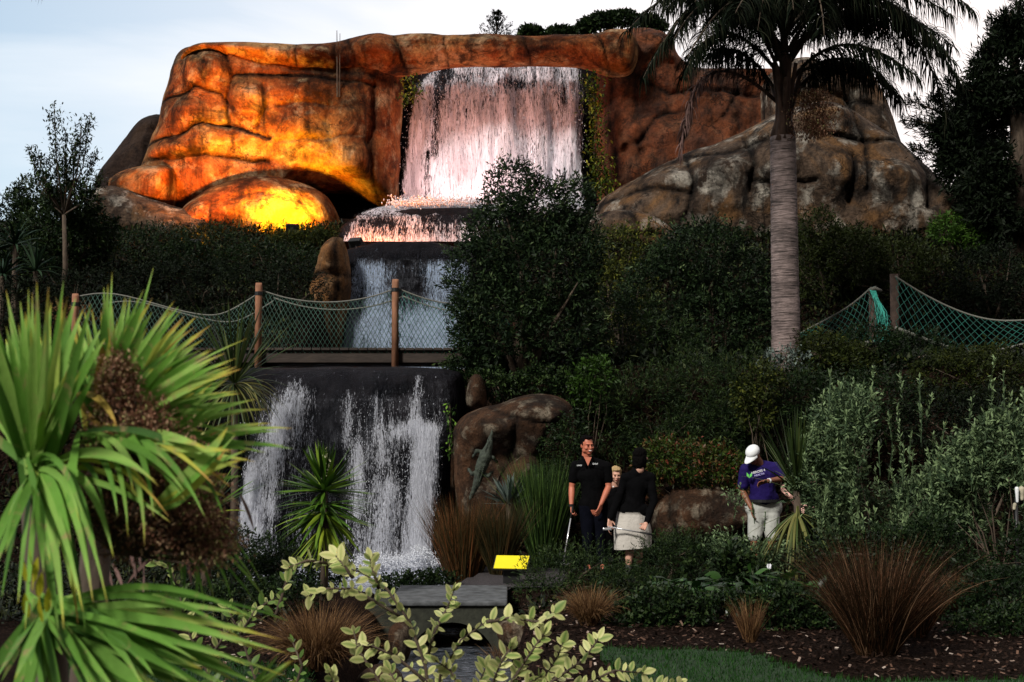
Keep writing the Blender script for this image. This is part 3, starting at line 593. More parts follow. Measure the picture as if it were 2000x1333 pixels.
rock('boulder', [dict(poly=[(1002, 1090), (1004, 1080), (1015, 1076), (1028, 1079), (1034, 1090), (1030, 1102), (1004, 1102)], Y=18.2, T=.12, R=.08, res=.012, n1=.02, n2=.01, s2=8)], GREY, 'small grey stone behind the yellow sign')
# stream edging stones
for k, (pl, Yk, mt, lb) in enumerate([
    ([(756, 1250), (760, 1225), (780, 1212), (800, 1222), (806, 1250), (800, 1290), (770, 1300)], 14.3, BANKR, 'brown stone at the left mouth of the footbridge arch'),
    ([(965, 1230), (985, 1207), (1018, 1206), (1050, 1222), (1060, 1250), (1030, 1275), (980, 1260)], 14.2, BANKR, 'dark brown stone beside the right end of the footbridge'),
    ([(1035, 1262), (1052, 1238), (1080, 1230), (1105, 1248), (1090, 1280), (1050, 1290)], 13.4, OCHRE, 'orange stone on the stream edge, nearest the footbridge'),
    ([(1080, 1300), (1098, 1268), (1125, 1258), (1150, 1275), (1165, 1300), (1120, 1320)], 12.8, OCHRE, 'reddish flat stone second along the stream edge'),
    ([(1120, 1330), (1150, 1296), (1190, 1290), (1235, 1305), (1280, 1325), (1290, 1350), (1140, 1352)], 12.2, OCHRE, 'long orange stone on the stream edge at the bottom of the photo'),
    ([(690, 1330), (720, 1300), (760, 1296), (790, 1320), (790, 1360), (700, 1360)], 12.6, BANKR, 'brown stone on the left stream edge, lowest in the photo')]):
    rock('stone', [dict(poly=pl, Y=Yk, T=.22, R=.14, res=.016, back=.3, n1=.08, s1=3, n2=.03, s2=8)], mt, lb, 'stone')
# ================================================================ water
def sheet(name, rows, mat, dens, parent=None, res=.05, amp=.12, seed=0, off=0.0, fx=2.2, fz=.35):
    R_ = np.array(rows, float); y0, y1 = R_[0, 0], R_[-1, 0]; Ym = R_[:, 3].mean(); ppm = FPX / Ym
    nv = int((y1 - y0) / ppm / res) + 2; nu = int((R_[:, 2] - R_[:, 1]).max() / ppm / res) + 2
    py = np.linspace(y0, y1, nv); xl = np.interp(py, R_[:, 0], R_[:, 1]); xr = np.interp(py, R_[:, 0], R_[:, 2]); Yy = np.interp(py, R_[:, 0], R_[:, 3])
    u = np.linspace(0, 1, nu); PX = xl[:, None] + (xr - xl)[:, None] * u[None]; PY = np.repeat(py[:, None], nu, 1); YY = np.repeat(Yy[:, None], nu, 1) - off
    YY = YY + 0.25 * (np.abs(u - .5)[None] * 2) ** 4
    a = (PX - 1000) / FPX; v = (666.5 - PY) / FPX; dy = ct - st * v; dz = st + ct * v; X = a * YY / dy; Z = CAMZ + dz * YY / dy
    Pn = np.stack([X * fx, YY * 0 + seed, Z * fz], -1); YY = YY - amp * fbm(Pn, 1.0, 4, seed)
    V = np.stack([X, YY, Z], -1).reshape(-1, 3); ids = np.arange(nu * nv).reshape(nv, nu)
    F = np.stack([ids[:-1, :-1], ids[1:, :-1], ids[1:, 1:], ids[:-1, 1:]], -1).reshape(-1, 4)
    ed = np.minimum(u, 1 - u)[None] * (xr - xl)[:, None]; d = dens(PX, PY) * np.clip(ed / 12, 0.15, 1)
    return npmesh(name, V, F, mat, parent, {'dens': d.ravel()}, True)
def gau(px, py, cx, cy, rx, ry): return np.exp(-((px - cx) / rx) ** 2 - ((py - cy) / ry) ** 2)
def line(px, py, pts, w):
    d, _, _ = segdist(px, py, pts, False); return np.exp(-(d / w) ** 2)
def droplets(name, C_, n, sig, size, parent, mat=None):
    p = np.array(C_)[rng.integers(len(C_), size=n)] + rng.normal(size=(n, 3)) * np.array(sig); s = size * (.4 + rng.random(n) * 1.2)
    T4 = np.array([[1, 1, 1], [1, -1, -1], [-1, 1, -1], [-1, -1, 1]]) * .6
    V = (p[:, None] + T4[None] * s[:, None, None] * np.array([.7, .7, 1.5])).reshape(-1, 3)
    F = (np.arange(n)[:, None, None] * 4 + np.array([[0, 1, 2], [0, 3, 1], [0, 2, 3], [1, 3, 2]])[None]).reshape(-1, 3)
    return npmesh(name, V, F, mat or FOAM, parent)
def fallthing(label, loc):
    o = empty('waterfall', loc, label); o['kind'] = 'structure'; return o
w1 = fallthing('broad pink lit waterfall pouring from the clifftop', P(960, 400, 40))
d1 = lambda x, y: np.clip(.40 + .20 * sm(150, 260, y) + .05 * sm(250, 400, y) - .32 * line(x, y, [(868, 130), (855, 200), (846, 300)], 13) - .2 * gau(x, y, 1100, 190, 14, 40) - .2 * gau(x, y, 900, 150, 30, 12) - .3 * gau(x, y, 1010, 165, 30, 10) - .22 * gau(x, y, 1030, 300, 30, 60) - .3 * line(x, y, [(835, 300), (830, 400)], 6) + .15 * gau(x, y, 960, 330, 50, 60), 0, 1)
R1 = [(112, 842, 1132, 41.6), (132, 838, 1138, 41.35), (165, 812, 1140, 41.15), (230, 796, 1140, 40.95), (320, 786, 1140, 40.8), (408, 780, 1142, 40.7)]
sheet('water_sheet', R1, WFALL, d1, w1, amp=.5)
sheet('back_water_sheet', R1, WFALL, lambda x, y: d1(x, y) * .8, w1, amp=.4, seed=30, off=-.35)
cl = [P(x, 404, 40.4)[:] for x in np.linspace(785, 1130, 30)]
droplets('spray', cl, 5000, (.12, .25, .10), .022, w1)
droplets('falling_drops', [P(x, y, 40.6)[:] for x in np.linspace(790, 1136, 40) for y in (180, 240, 300, 350)], 2500, (.1, .12, .5), .012, w1)
w1b = fallthing('short orange lit step of falling water below the top waterfall', P(800, 470, 36))
dstep = lambda x, y: np.clip(.34 + .25 * sm(425, 400, y) + .2 * sm(450, 470, y) - .35 * gau(x, y, 870, 425, 30, 10) - .25 * gau(x, y, 740, 435, 40, 8), 0, 1)
sheet('water_sheet', [(402, 742, 990, 37.6), (410, 712, 990, 36.75), (422, 690, 990, 36.3), (440, 672, 990, 36.1), (472, 664, 990, 35.9)], WFALL, dstep, w1b, amp=.15, seed=5, res=.04)
droplets('spray', [P(x, 401, 37.4)[:] for x in np.linspace(775, 985, 30)], 6000, (.15, .35, .07), .022, w1b)
w2 = fallthing('bluish speckled cascade behind the net bridge', P(790, 700, 31))
d2 = lambda x, y: np.clip(-.1 + .46 * sm(492, 525, y) + .16 * sm(560, 680, y) + .5 * gau(x, y, 835, 645, 35, 35) + .25 * gau(x, y, 740, 620, 30, 50) + .2 * gau(x, y, 725, 530, 30, 35) + .25 * gau(x, y, 860, 540, 25, 40) - .38 * gau(x, y, 795, 555, 38, 45), 0, 1)
sheet('water_sheet', [(470, 700, 925, 33.2), (485, 690, 925, 32.3), (505, 684, 925, 31.9), (560, 676, 925, 31.7), (640, 668, 925, 31.5), (722, 655, 925, 31.3)], WFALL2, d2, w2, amp=.2, seed=9, fx=1.5, fz=1.2, res=.04)
w3 = fallthing('white streaked lower waterfall falling into the pool', P(680, 1100, 20.4))
d3 = lambda x, y: np.clip(-.06 + .20 * sm(730, 800, y) + .12 * sm(800, 900, y) * sm(660, 690, x) + .34 * line(x, y, [(572, 765), (548, 830), (512, 890), (488, 950), (495, 1040)], 30) + .30 * line(x, y, [(470, 930), (500, 1080)], 30)
                       + .25 * line(x, y, [(545, 800), (530, 1000)], 14) + .14 * gau(x, y, 590, 860, 30, 110) - .15 * gau(x, y, 640, 930, 30, 130) + .35 * line(x, y, [(772, 845), (810, 838), (838, 850), (822, 1000), (810, 1110)], 20) + .55 * line(x, y, [(832, 850), (818, 1110)], 22)
                       + .25 * line(x, y, [(700, 880), (700, 1000)], 14) + .22 * line(x, y, [(735, 780), (745, 900)], 12) + .3 * line(x, y, [(760, 960), (740, 1090)], 26) + .35 * line(x, y, [(815, 740), (812, 830)], 12) + .25 * line(x, y, [(680, 770), (675, 860)], 10)
                       + .35 * sm(1075, 1110, y) * sm(680, 720, x) - .2 * gau(x, y, 790, 930, 10, 60), 0, 1)
R3 = [(712, 545, 885, 21.7), (722, 535, 888, 21.3), (740, 520, 885, 21.05), (780, 505, 878, 20.85), (880, 480, 868, 20.65), (1000, 462, 858, 20.5), (1120, 455, 850, 20.35)]
sheet('water_sheet', R3, WFALL3, d3, w3, amp=.18, seed=13, fx=3, fz=.8, res=.03)
sheet('front_water_sheet', R3, WFALL3, lambda x, y: d3(x, y) - .24, w3, amp=.2, seed=44, fx=3, fz=.8, res=.03, off=.14)
droplets('spray', [P(x, 1098, 20.0)[:] for x in np.linspace(700, 850, 20)] + [P(820, 1085, 20.0)[:]] * 10, 5000, (.06, .22, .05), .010, w3)
droplets('falling_drops', [P(x, y, 20.3)[:] for x in list(np.linspace(690, 850, 16)) + [480, 500, 520] for y in (860, 940, 1020)], 1600, (.04, .08, .25), .006, w3)
def waterplane(name, x0, x1, y0, y1, z, foam, label, amp=.02):
    xs = np.arange(x0, x1, .05); ys = np.arange(y0, y1, .05); X, Y = np.meshgrid(xs, ys); Pn = np.stack([X, Y, X * 0], -1)
    Z = z + amp * fbm(Pn, 3.5, 3); V = np.stack([X, Y, Z], -1).reshape(-1, 3); ids = np.arange(X.size).reshape(X.shape)
    F = np.stack([ids[:-1, :-1], ids[:-1, 1:], ids[1:, 1:], ids[1:, :-1]], -1).reshape(-1, 4)
    return tag(npmesh(name, V, F, POOL, None, {'dens': foam(X, Y).ravel()}, True), label, kind='structure')
waterplane('pool_water', -4.4, -.7, 16.7, 21.2, -.12, lambda x, y: np.clip(sm(17.2, 19.5, y) * 1.0 + .25, 0, 1), 'foaming pool at the foot of the lower waterfall', .05)
waterplane('stream_water', -1.35, 0.05, 9.5, 16.8, -.47, lambda x, y: .12 + 0 * x, 'dark stream flowing out under the footbridge')
# ================================================================ floodlights (hidden among the shrubs)
def flood(loc, target, color, power, label, size=.25, cone=120, blend=.8):
    r = empty('floodlight', loc, label, 'floodlight', 'floodlights at the foot of the cliff')
    loc = Vector(loc); d = (Vector(target) - loc).normalized(); R_ = d.to_track_quat('Z', 'Y').to_matrix()
    m = MB(); m.box(loc - d * .10, (.34, .26, .14), R_, .02); m.build('housing', BLACKM, r)
    m = MB(); m.tube([loc - d * .1 - Vector((0, 0, .25)), loc - d * .1 - Vector((0, 0, .05))], .03, 8); m.build('bracket', BLACKM, r)
    ld = bpy.data.lights.new('lamp', 'SPOT'); ld.energy = power; ld.color = color; ld.spot_size = math.radians(cone); ld.spot_blend = blend; ld.shadow_soft_size = size
    lo = bpy.data.objects.new('lamp', ld); COL.objects.link(lo); lo.location = loc + d * .05; lo.rotation_euler = d.to_track_quat('-Z', 'Y').to_euler()
    lo.parent = r; lo.matrix_parent_inverse = Matrix.Translation(-r.location)
flood(P(570, 446, 36.7), P(550, 410, 39), (1.0, .50, .015), 5600, 'hidden yellow orange floodlight aimed at the glowing rock dome', cone=105)
flood(P(380, 475, 33.8), P(400, 200, 40), (1.0, .30, .032), 8000, 'hidden orange floodlight aimed at the left cliff face', cone=58)
flood(P(700, 470, 34.2), P(960, 60, 39.5), (1.0, .25, .03), 1050, 'hidden orange floodlight aimed at the cliff lip', cone=70)
flood(P(880, 402, 38.6), P(930, 290, 41), (1.0, .58, .50), 600, 'hidden pink floodlight aimed up the top waterfall', cone=150)
flood(P(700, 480, 34.6), P(790, 430, 36.5), (1.0, .22, .03), 420, 'hidden red orange floodlight aimed at the step of falling water', cone=120)
# ================================================================ vegetation
FOLB = 1.0
def pblobs(bl, Y):
    out_ = []
    for b_ in bl:
        y = Y + (b_[4] if len(b_) > 4 else 0); c = P(b_[0], b_[1], y); k = y / FPX
        out_.append((c.x, c.y, c.z, b_[2] * k, min(b_[2], b_[3] * 1.3) * k * .85, b_[3] * k))
    return out_
def shrub(name, label, cat, bl, Y, mat, n, ll=.08, lw=.026, per=7, sprig=.16, up=.5, spread=.8, gap=.12, shell=.55, nst=8, r0=.03, group=None, toptone=0.6, droop=.3, tones=(0, 1), stemmat=None, extra=None, rootx=None):
    B = pblobs(bl, Y); cx = np.mean([b_[0] for b_ in B]); rx = cx if rootx is None else rootx; z0 = gz(rx, Y)
    r = empty(name, (rx, Y, z0), label, cat, group); C = Cloud()
    p = bushcloud(C, B, n, ll, lw, per, sprig, up, gap, spread, shell, tones, toptone, droop)
    if extra: extra(C)
    C.build('foliage', mat, r)
    if nst:
        m = MB(); stems(m, (rx, Y, z0 - .05), p, r0, nst); m.build('stems', stemmat or BARK, r, True)
    return r
G_BUSH = leafmat('bush_leaves', [(0, (0.004, 0.009, 0.004)), (0.55, (0.012, 0.026, 0.010)), (0.9, (0.026, 0.048, 0.016)), (1, (0.11, 0.15, 0.06))], 0.55, 0.12, 0.2)
# --- middle of the hill
shrub('bush', 'tall dense dark green bush with pale shoot tips covering the right of the waterfalls', 'bush',
      [(1000, 370, 45, 52), (1050, 420, 70, 70), (1118, 405, 42, 52), (985, 470, 75, 80), (930, 540, 58, 75), (1060, 540, 110, 110), (1000, 640, 110, 90), (950, 600, 60, 70), (1110, 500, 60, 90), (1090, 660, 100, 90), (945, 670, 45, 50)], 22.4, G_BUSH, 42000, .085, .026, 8, .17, .9, nst=14, r0=.06, gap=.08)
shrub('bush', 'broad grey green bush between the tall bush and the palm trunk', 'bush',
      [(1375, 510, 100, 70), (1440, 560, 80, 90), (1300, 590, 90, 90), (1390, 640, 110, 70), (1470, 640, 50, 70)], 24.8, G_BUSH, 26000, .08, .028, 8, .2, .9, nst=10, gap=.15)
shrub('bush', 'thin twiggy olive bush below the pale cracked rock', 'bush', [(1200, 500, 50, 55), (1225, 580, 60, 80), (1180, 610, 60, 80), (1260, 480, 35, 40)], 26.2, G_OLIVE, 7000, .08, .024, 7, .22, .8, nst=14, gap=.3)
shrub('bush', 'feathery dark bush in the middle of the slope under the grey green bush', 'bush', [(1190, 660, 90, 80), (1280, 690, 100, 70), (1130, 690, 70, 60)], 23.6, G_DARK, 11000, .09, .016, 9, .22, .5, nst=6)
shrub('conifer', 'low spreading juniper on the slope above the two golfers', 'conifer', [(1260, 800, 110, 70), (1180, 830, 70, 60), (1370, 780, 110, 70), (1330, 850, 120, 50)], 21.6, G_DARK, 22000, .07, .012, 10, .26, .25, spread=.45, nst=6)
shrub('conifer', 'dark spreading juniper left of the cordyline, behind the white cap', 'conifer', [(1450, 760, 70, 60), (1500, 830, 90, 60), (1420, 840, 60, 50), (1540, 790, 70, 60)], 21.3, G_DARK, 14000, .07, .012, 10, .24, .3, spread=.45, nst=6)
shrub('shrub', 'small bright green rounded shrub above the lichen topped boulder', 'shrub', [(1160, 740, 36, 34), (1145, 762, 28, 22)], 21.4, G_LIME, 1500, .07, .028, 7, .12, .7, nst=5, r0=.015, tones=(0, .45))
shrub('shrub', 'yellow green leafy shrub at the foot of the palm', 'shrub', [(1475, 800, 28, 36), (1490, 745, 36, 26), (1455, 770, 22, 22)], 20.7, G_OLIVE, 2600, .06, .026, 6, .14, .5, nst=6, r0=.015, tones=(.15, .8))
shrub('hedge', 'clipped low hedge of red and green leaves between the golfers', 'hedge', [(1290, 900, 42, 38), (1345, 905, 48, 40), (1400, 912, 44, 40), (1440, 925, 34, 32), (1262, 930, 24, 40)], 20.0, G_RED, 7500, .06, .024, 6, .10, .2, nst=6, r0=.015, tones=(.05, 1))
shrub('shrub', 'dark ivy like shrub tumbling over the lichen topped boulder', 'shrub', [(970, 750, 40, 26), (1050, 745, 60, 22), (1110, 760, 30, 30), (1000, 728, 60, 25)], 21.6, G_DARK, 6000, .06, .03, 7, .12, .2, nst=6)
shrub('shrub', 'dark shrub under the right end of the net bridge', 'shrub', [(930, 712, 60, 22), (905, 730, 30, 18)], 22.6, G_DARK, 3500, .07, .02, 8, .16, .2, nst=4)
shrub('shrub', 'dark shrub overlapping the right side of the lichen topped boulder', 'shrub', [(1105, 900, 38, 62), (1085, 960, 46, 50), (1120, 850, 22, 40)], 19.5, G_DARK, 6000, .055, .02, 7, .14, .5, nst=6, r0=.015, tones=(0, .9))
# --- right hand slope
shrub('bush', 'dark olive bush directly right of the palm trunk below the boulder', 'bush', [(1600, 460, 40, 42), (1660, 500, 70, 50), (1590, 530, 50, 60)], 29.5, G_OLIVE, 9000, .09, .03, 7, .2, .6, tones=(0, .6), nst=6)
shrub('bush', 'dark olive bush on the right slope below the great boulder', 'bush', [(1760, 520, 80, 50), (1700, 560, 80, 50), (1820, 550, 70, 50)], 30, G_OLIVE, 9000, .09, .03, 7, .2, .6, tones=(0, .6), nst=6)
shrub('shrub', 'small brighter green shrub at the right foot of the great boulder', 'shrub', [(1850, 452, 26, 24), (1890, 470, 36, 20)], 32.5, G_LIME, 2500, .12, .03, 7, .2, .9, nst=5, tones=(0, .7))
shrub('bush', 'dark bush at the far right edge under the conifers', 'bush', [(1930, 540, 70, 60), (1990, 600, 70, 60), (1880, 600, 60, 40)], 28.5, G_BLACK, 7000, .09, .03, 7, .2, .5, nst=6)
for k, (bl, Yk, lb, mt) in enumerate([
    ([(1600, 700, 60, 45), (1650, 720, 60, 40)], 22.6, 'dark ground hugging shrub right beside the base of the palm trunk', G_OLIVE),
    ([(1700, 680, 60, 42), (1760, 700, 60, 45), (1800, 690, 50, 40)], 23.0, 'dark fine leaved shrub below the two green net posts', G_DARK),
    ([(1860, 740, 80, 48), (1930, 730, 80, 50), (1990, 740, 60, 50)], 22.2, 'low dark shrub below the sagging green net at the right edge', G_OLIVE),
    ([(1590, 790, 60, 60), (1650, 780, 70, 50), (1720, 790, 80, 60)], 20.8, 'dark shrub on the bank behind the grey green shrub', G_DARK),
    ([(1840, 820, 90, 60), (1940, 820, 90, 60), (1990, 880, 60, 80)], 20.4, 'black green shrub behind the tallest grey green shoots at right', G_BLACK)]):
    shrub('shrub', lb, 'shrub', bl, Yk, mt, 8000, .07, .022, 7, .18, .4, nst=5, tones=(0, .75))
def shoots(tips, Y, h, n=26, ll=.07, lw=.022, tone=(.5, 1)):
    def f(C):
        for (tx, ty) in tips:
            q = np.array(P(tx, ty, Y + rng.normal() * .2)); d = unit(np.array([rng.normal() * .12, rng.normal() * .1, 1.0])); hh = h * (.7 + .5 * rng.random())
            t = rng.random(n) ** .7; b_ = q - d * hh * (1 - t)[:, None]; ld = unit(d * .9 + rng.normal(size=(n, 3)) * .55)
            V, F, T = blades(b_, ld, ll * (.6 + .5 * rng.random(n)), lw, .2, 2, prof='oval', tone=tone[0] + (tone[1] - tone[0]) * (t * .7 + .3 * rng.random(n))); C.add(V, F, T)
            V, F, T = blades([q - d * hh], [d], hh, .012, 0, 3, prof='flat', tone=[.35]); C.add(V, F, T)
    return f
shrub('shrub', 'grey green shrub with upright pale shoots in front of the right bank', 'shrub', [(1690, 870, 90, 95), (1620, 940, 60, 80), (1770, 900, 85, 100), (1720, 990, 130, 80), (1830, 980, 90, 90)], 16.6, G_GREY, 24000, .07, .022, 8, .2, 1.0, gap=.3, nst=14, r0=.014,
      extra=shoots([(1622, 722), (1608, 770), (1640, 748), (1672, 752), (1705, 718), (1700, 760), (1758, 735), (1752, 780), (1796, 738), (1800, 800), (1820, 775), (1735, 800), (1655, 800), (1590, 830), (1845, 830), (1570, 890), (1780, 840)] + [(int(rng.integers(1580, 1860)), int(rng.integers(820, 1040))) for _ in range(60)], 16.2, .42))
shrub('shrub', 'taller grey green shrub at the right edge with long pale shoots', 'shrub', [(1950, 900, 70, 100), (1990, 980, 60, 90), (1910, 980, 60, 80)], 16.0, G_GREY, 12000, .07, .022, 8, .2, 1.0, gap=.32, nst=9, r0=.014,
      extra=shoots([(1943, 700), (1938, 745), (1960, 730), (1975, 770), (1900, 770), (1905, 820), (1930, 800), (1988, 810), (1995, 760)] + [(int(rng.integers(1890, 2010)), int(rng.integers(800, 1020))) for _ in range(26)], 15.8, .42))
# --- between the golfers and the lawn
shrub('conifer', 'low bright tipped juniper in front of the smiling man', 'conifer', [(1090, 1140, 62, 48), (1150, 1130, 55, 48), (1060, 1180, 50, 40), (1140, 1190, 80, 40)], 16.4, G_DARK, 13000, .05, .010, 10, .2, .35, spread=.5, toptone=1.0, nst=6, tones=(.1, 1))
shrub('conifer', 'low juniper in front of the woman in the pale skirt', 'conifer', [(1300, 1110, 50, 42), (1350, 1100, 60, 42), (1230, 1160, 60, 42), (1300, 1170, 90, 40)], 15.9, G_DARK, 12000, .05, .010, 10, .2, .35, spread=.5, toptone=1.0, nst=6, tones=(.05, .9))
shrub('shrub', 'small leaved shrub hiding the legs of the man in the white cap', 'shrub', [(1478, 1034, 52, 42), (1440, 1030, 34, 50), (1515, 1040, 40, 46), (1460, 1090, 70, 55)], 17.6, G_GREY, 9000, .05, .018, 7, .16, 1.0, gap=.3, nst=14, r0=.015, extra=shoots([(1447, 945), (1438, 985), (1470, 985), (1495, 1000), (1452, 1010), (1520, 1010), (1432, 1030)], 17.5, .28, 16, .05, .018))
shrub('shrub', 'dark leafy shrub in front of the cordyline, left of the big tussock', 'shrub', [(1400, 1120, 60, 40), (1450, 1150, 60, 40), (1390, 1180, 70, 40)], 15.6, G_DARK, 6000, .07, .03, 6, .14, .5, nst=6, tones=(0, .9))
shrub('shrub', 'dark low shrub behind the big rusty tussock', 'shrub', [(1640, 1100, 80, 50), (1740, 1090, 90, 50), (1850, 1080, 90, 60), (1950, 1090, 80, 70)], 15.2, G_DARK, 12000, .06, .022, 7, .14, .4, nst=6, tones=(0, .8))
shrub('shrub', 'dark shrub in shade at the right edge above the mulch', 'shrub', [(1880, 1190, 80, 30), (1960, 1170, 70, 50)], 13.8, G_DARK, 6000, .05, .02, 7, .12, .4, nst=5, tones=(0, .7))
shrub('shrub', 'dark low shrub between the tan tussock and the lawn corner', 'shrub', [(1260, 1215, 70, 28), (1340, 1205, 70, 32), (1290, 1190, 60, 30)], 13.4, G_DARK, 7000, .05, .022, 7, .12, .4, nst=5, tones=(0, .9))
shrub('shrub', 'dark low shrub at the lawn edge left of the big tussock', 'shrub', [(1440, 1205, 80, 30), (1530, 1195, 70, 36), (1580, 1220, 50, 26)], 13.2, G_DARK, 7000, .05, .022, 7, .12, .4, nst=5, tones=(0, .9))
shrub('shrub', 'dark low shrub at the right edge behind the mulch', 'shrub', [(1920, 1235, 60, 26), (1990, 1225, 60, 34)], 12.8, G_DARK, 4000, .045, .02, 7, .12, .4, nst=5, tones=(0, .9))
# arum lilies: broad arrow leaves
def arum(px, py, Y, label, n=24, flower=False):
    c = P(px, py, Y); z0 = gz(c.x, Y); r = empty('lily_plant', (c.x, Y, z0), label, 'plant', 'broad leaved lilies in the dark bed')
    m = n; base = np.array([c.x, Y, z0]) + rng.normal(size=(m, 3)) * [.22, .16, 0]; h = (c.z - z0) * (.75 + .4 * rng.random(m))
    d = unit(rng.normal(size=(m, 3)) * [.35, .35, 0] + [0, 0, 1]); C = Cloud()
    V, F, T = blades(base, d, h, .018, .1, 3, prof='flat', tone=np.full(m, .3)); C.add(V, F, T)
    tip = base + d * h[:, None] * .97; ld = unit(rng.normal(size=(m, 3)) * [1, .8, .2] + [0, -.5, .25])
    V, F, T = blades(tip, ld, .13 + .08 * rng.random(m), .075 + .04 * rng.random(m), .9, 6, fold=.25, prof='heart', tone=.25 + .6 * rng.random(m)); C.add(V, F, T)
    C.build('leaves', G_LIMED, r)
G_LIMED = leafmat('lily_leaves', [(0, (0.006, 0.022, 0.008)), (0.6, (0.02, 0.06, 0.012)), (1, (0.06, 0.15, 0.02))], 0.35, 0.2, 0.5)
for k, (a, b_, y_, lb) in enumerate([(1315, 1130, 14.6, 'broad leaved lily plant at the left of the dark bed'), (1370, 1125, 14.4, 'bright broad leaved lily plant above the lawn corner'), (1425, 1150, 14.2, 'dark broad leaved lily plant third along the bed'), (1488, 1120, 14.5, 'lily plant with arrow shaped leaves beside the white flower'), (1545, 1140, 14.3, 'bluish broad leaved lily plant under the cordyline')]):
    arum(a, b_, y_, lb)
c = P(1503, 1104, 14.6); fl = empty('lily_flower', (c.x, c.y, gz(c.x, c.y)), 'single white lily flower in the dark bed under the cordyline', 'flower')
m = MB(); m.tube([fl.location, c - Vector((0, 0, .03))], .006, 6); m.build('stem', G_LIMED, fl)
C = Cloud(); V, F, T = blades(np.repeat([np.array(c - Vector((0, 0, .045)))], 6, 0), [[math.cos(a) * .45, math.sin(a) * .45, 1] for a in np.arange(6) * 1.05], .06, .035, -.3, 5, fold=.3, prof='oval'); C.add(V, F, T); C.build('petals', WHITEF, fl)
# --- left hand slope
shrub('bush', 'dark round bush at the far left edge of the slope', 'bush', [(30, 470, 60, 80), (90, 440, 70, 60), (20, 420, 40, 45), (65, 385, 34, 36), (10, 540, 50, 60)], 31.5, G_DARK, 14000, .09, .035, 7, .18, .5, nst=8, tones=(0, .9))
shrub('bush', 'dark bush at the left in front of the shadowed rock shoulder', 'bush', [(140, 410, 50, 55), (170, 465, 55, 55), (120, 470, 80, 70)], 30.6, G_DARK, 15000, .09, .035, 7, .18, .6, nst=10, tones=(0, .9))
def wisp():
    tips = [(105, 218, 26), (160, 245, 24), (176, 225, 12), (75, 300, 22), (130, 300, 28), (145, 340, 26), (185, 300, 16), (88, 345, 20), (110, 310, 20), (150, 270, 20), (195, 345, 18), (170, 370, 26), (100, 380, 30), (60, 290, 12), (128, 255, 8)]
    Y = 29.5; root = P(120, 560, Y); z0 = gz(root.x, Y); r = empty('tree', (root.x, Y, z0), 'slender young tree with sparse leafy twigs against the sky at left', 'tree'); m = MB(); C = Cloud()
    base = Vector((root.x, Y, z0)); fork = P(125, 420, Y); m.tube([base, base.lerp(fork, .5) + Vector((.06, 0, 0)), fork], [.07, .055, .04], 8)
    for (a, b_, rr) in tips:
        q = P(a, b_, Y + rng.normal() * .3); mid = fork.lerp(q, .5) + Vector(((q.x - fork.x) * .2, 0, -.05)); m.tube([fork, mid, q], [.022, .014, .006], 5)
        nn = int(rr * 12); t = rng.random(nn) ** .6; pts = np.array(mid) * (1 - t)[:, None] + np.array(q) * t[:, None] + rng.normal(size=(nn, 3)) * (rr / FPX * Y * .38)[None] if False else np.array(mid)[None] * (1 - t)[:, None] + np.array(q)[None] * t[:, None] + rng.normal(size=(nn, 3)) * rr / FPX * Y * .36 * (0.35 + t[:, None])
        ld = unit(rng.normal(size=(nn, 3)) + [0, 0, .4]); V, F, T = blades(pts, ld, .07 + .04 * rng.random(nn), .035, .3, 2, prof='oval'); C.add(V, F, T)
        for _ in range(int(rr / 2)):
            i = int(rng.integers(nn)); m.tube([mid.lerp(q, float(t[i]) * .8), Vector(pts[i])], [.006, .003], 4, tone=.3)
    m.build('trunk', BARK, r, True); C.build('crown', G_DARK, r)
wisp()
for k, (bl, Yk, lb, mt, nn) in enumerate([
    ([(270, 492, 70, 45), (330, 480, 60, 40), (240, 530, 60, 55)], 33.2, 'dark low bush under the grey rock slab at left', G_DARK, 8000),
    ([(410, 480, 75, 40), (380, 520, 90, 50)], 32.8, 'dark rounded bush left of the glowing rock dome', G_DARK, 9000),
    ([(500, 520, 70, 45), (570, 530, 70, 45)], 32.3, 'feathery dark bush in front of the glowing rock dome', G_DARK, 8000),
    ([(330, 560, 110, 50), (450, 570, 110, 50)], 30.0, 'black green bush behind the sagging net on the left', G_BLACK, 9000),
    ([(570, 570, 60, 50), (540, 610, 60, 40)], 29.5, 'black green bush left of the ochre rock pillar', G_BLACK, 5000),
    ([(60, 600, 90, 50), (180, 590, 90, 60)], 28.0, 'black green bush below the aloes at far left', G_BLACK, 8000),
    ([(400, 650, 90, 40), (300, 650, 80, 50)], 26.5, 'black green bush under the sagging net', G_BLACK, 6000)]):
    shrub('bush', lb, 'bush', bl, Yk, mt, nn, .08, .022, 8, .2, .3, nst=5, tones=(0, .8))
shrub('shrub', 'leafy shrub under the lit ledge right of the glowing dome', 'shrub', [(610, 474, 50, 18), (560, 480, 40, 16), (640, 464, 26, 12)], 35.2, G_OLIVE, 3500, .13, .022, 6, .2, .9, nst=4, tones=(0, .8))
shrub('shrub', 'small dry shrub with rusty leaves left of the sagging net', 'shrub', [(130, 610, 34, 20), (160, 620, 24, 16)], 26.5, TAN, 700, .06, .03, 5, .12, .4, nst=6, r0=.012, tones=(.2, .6))
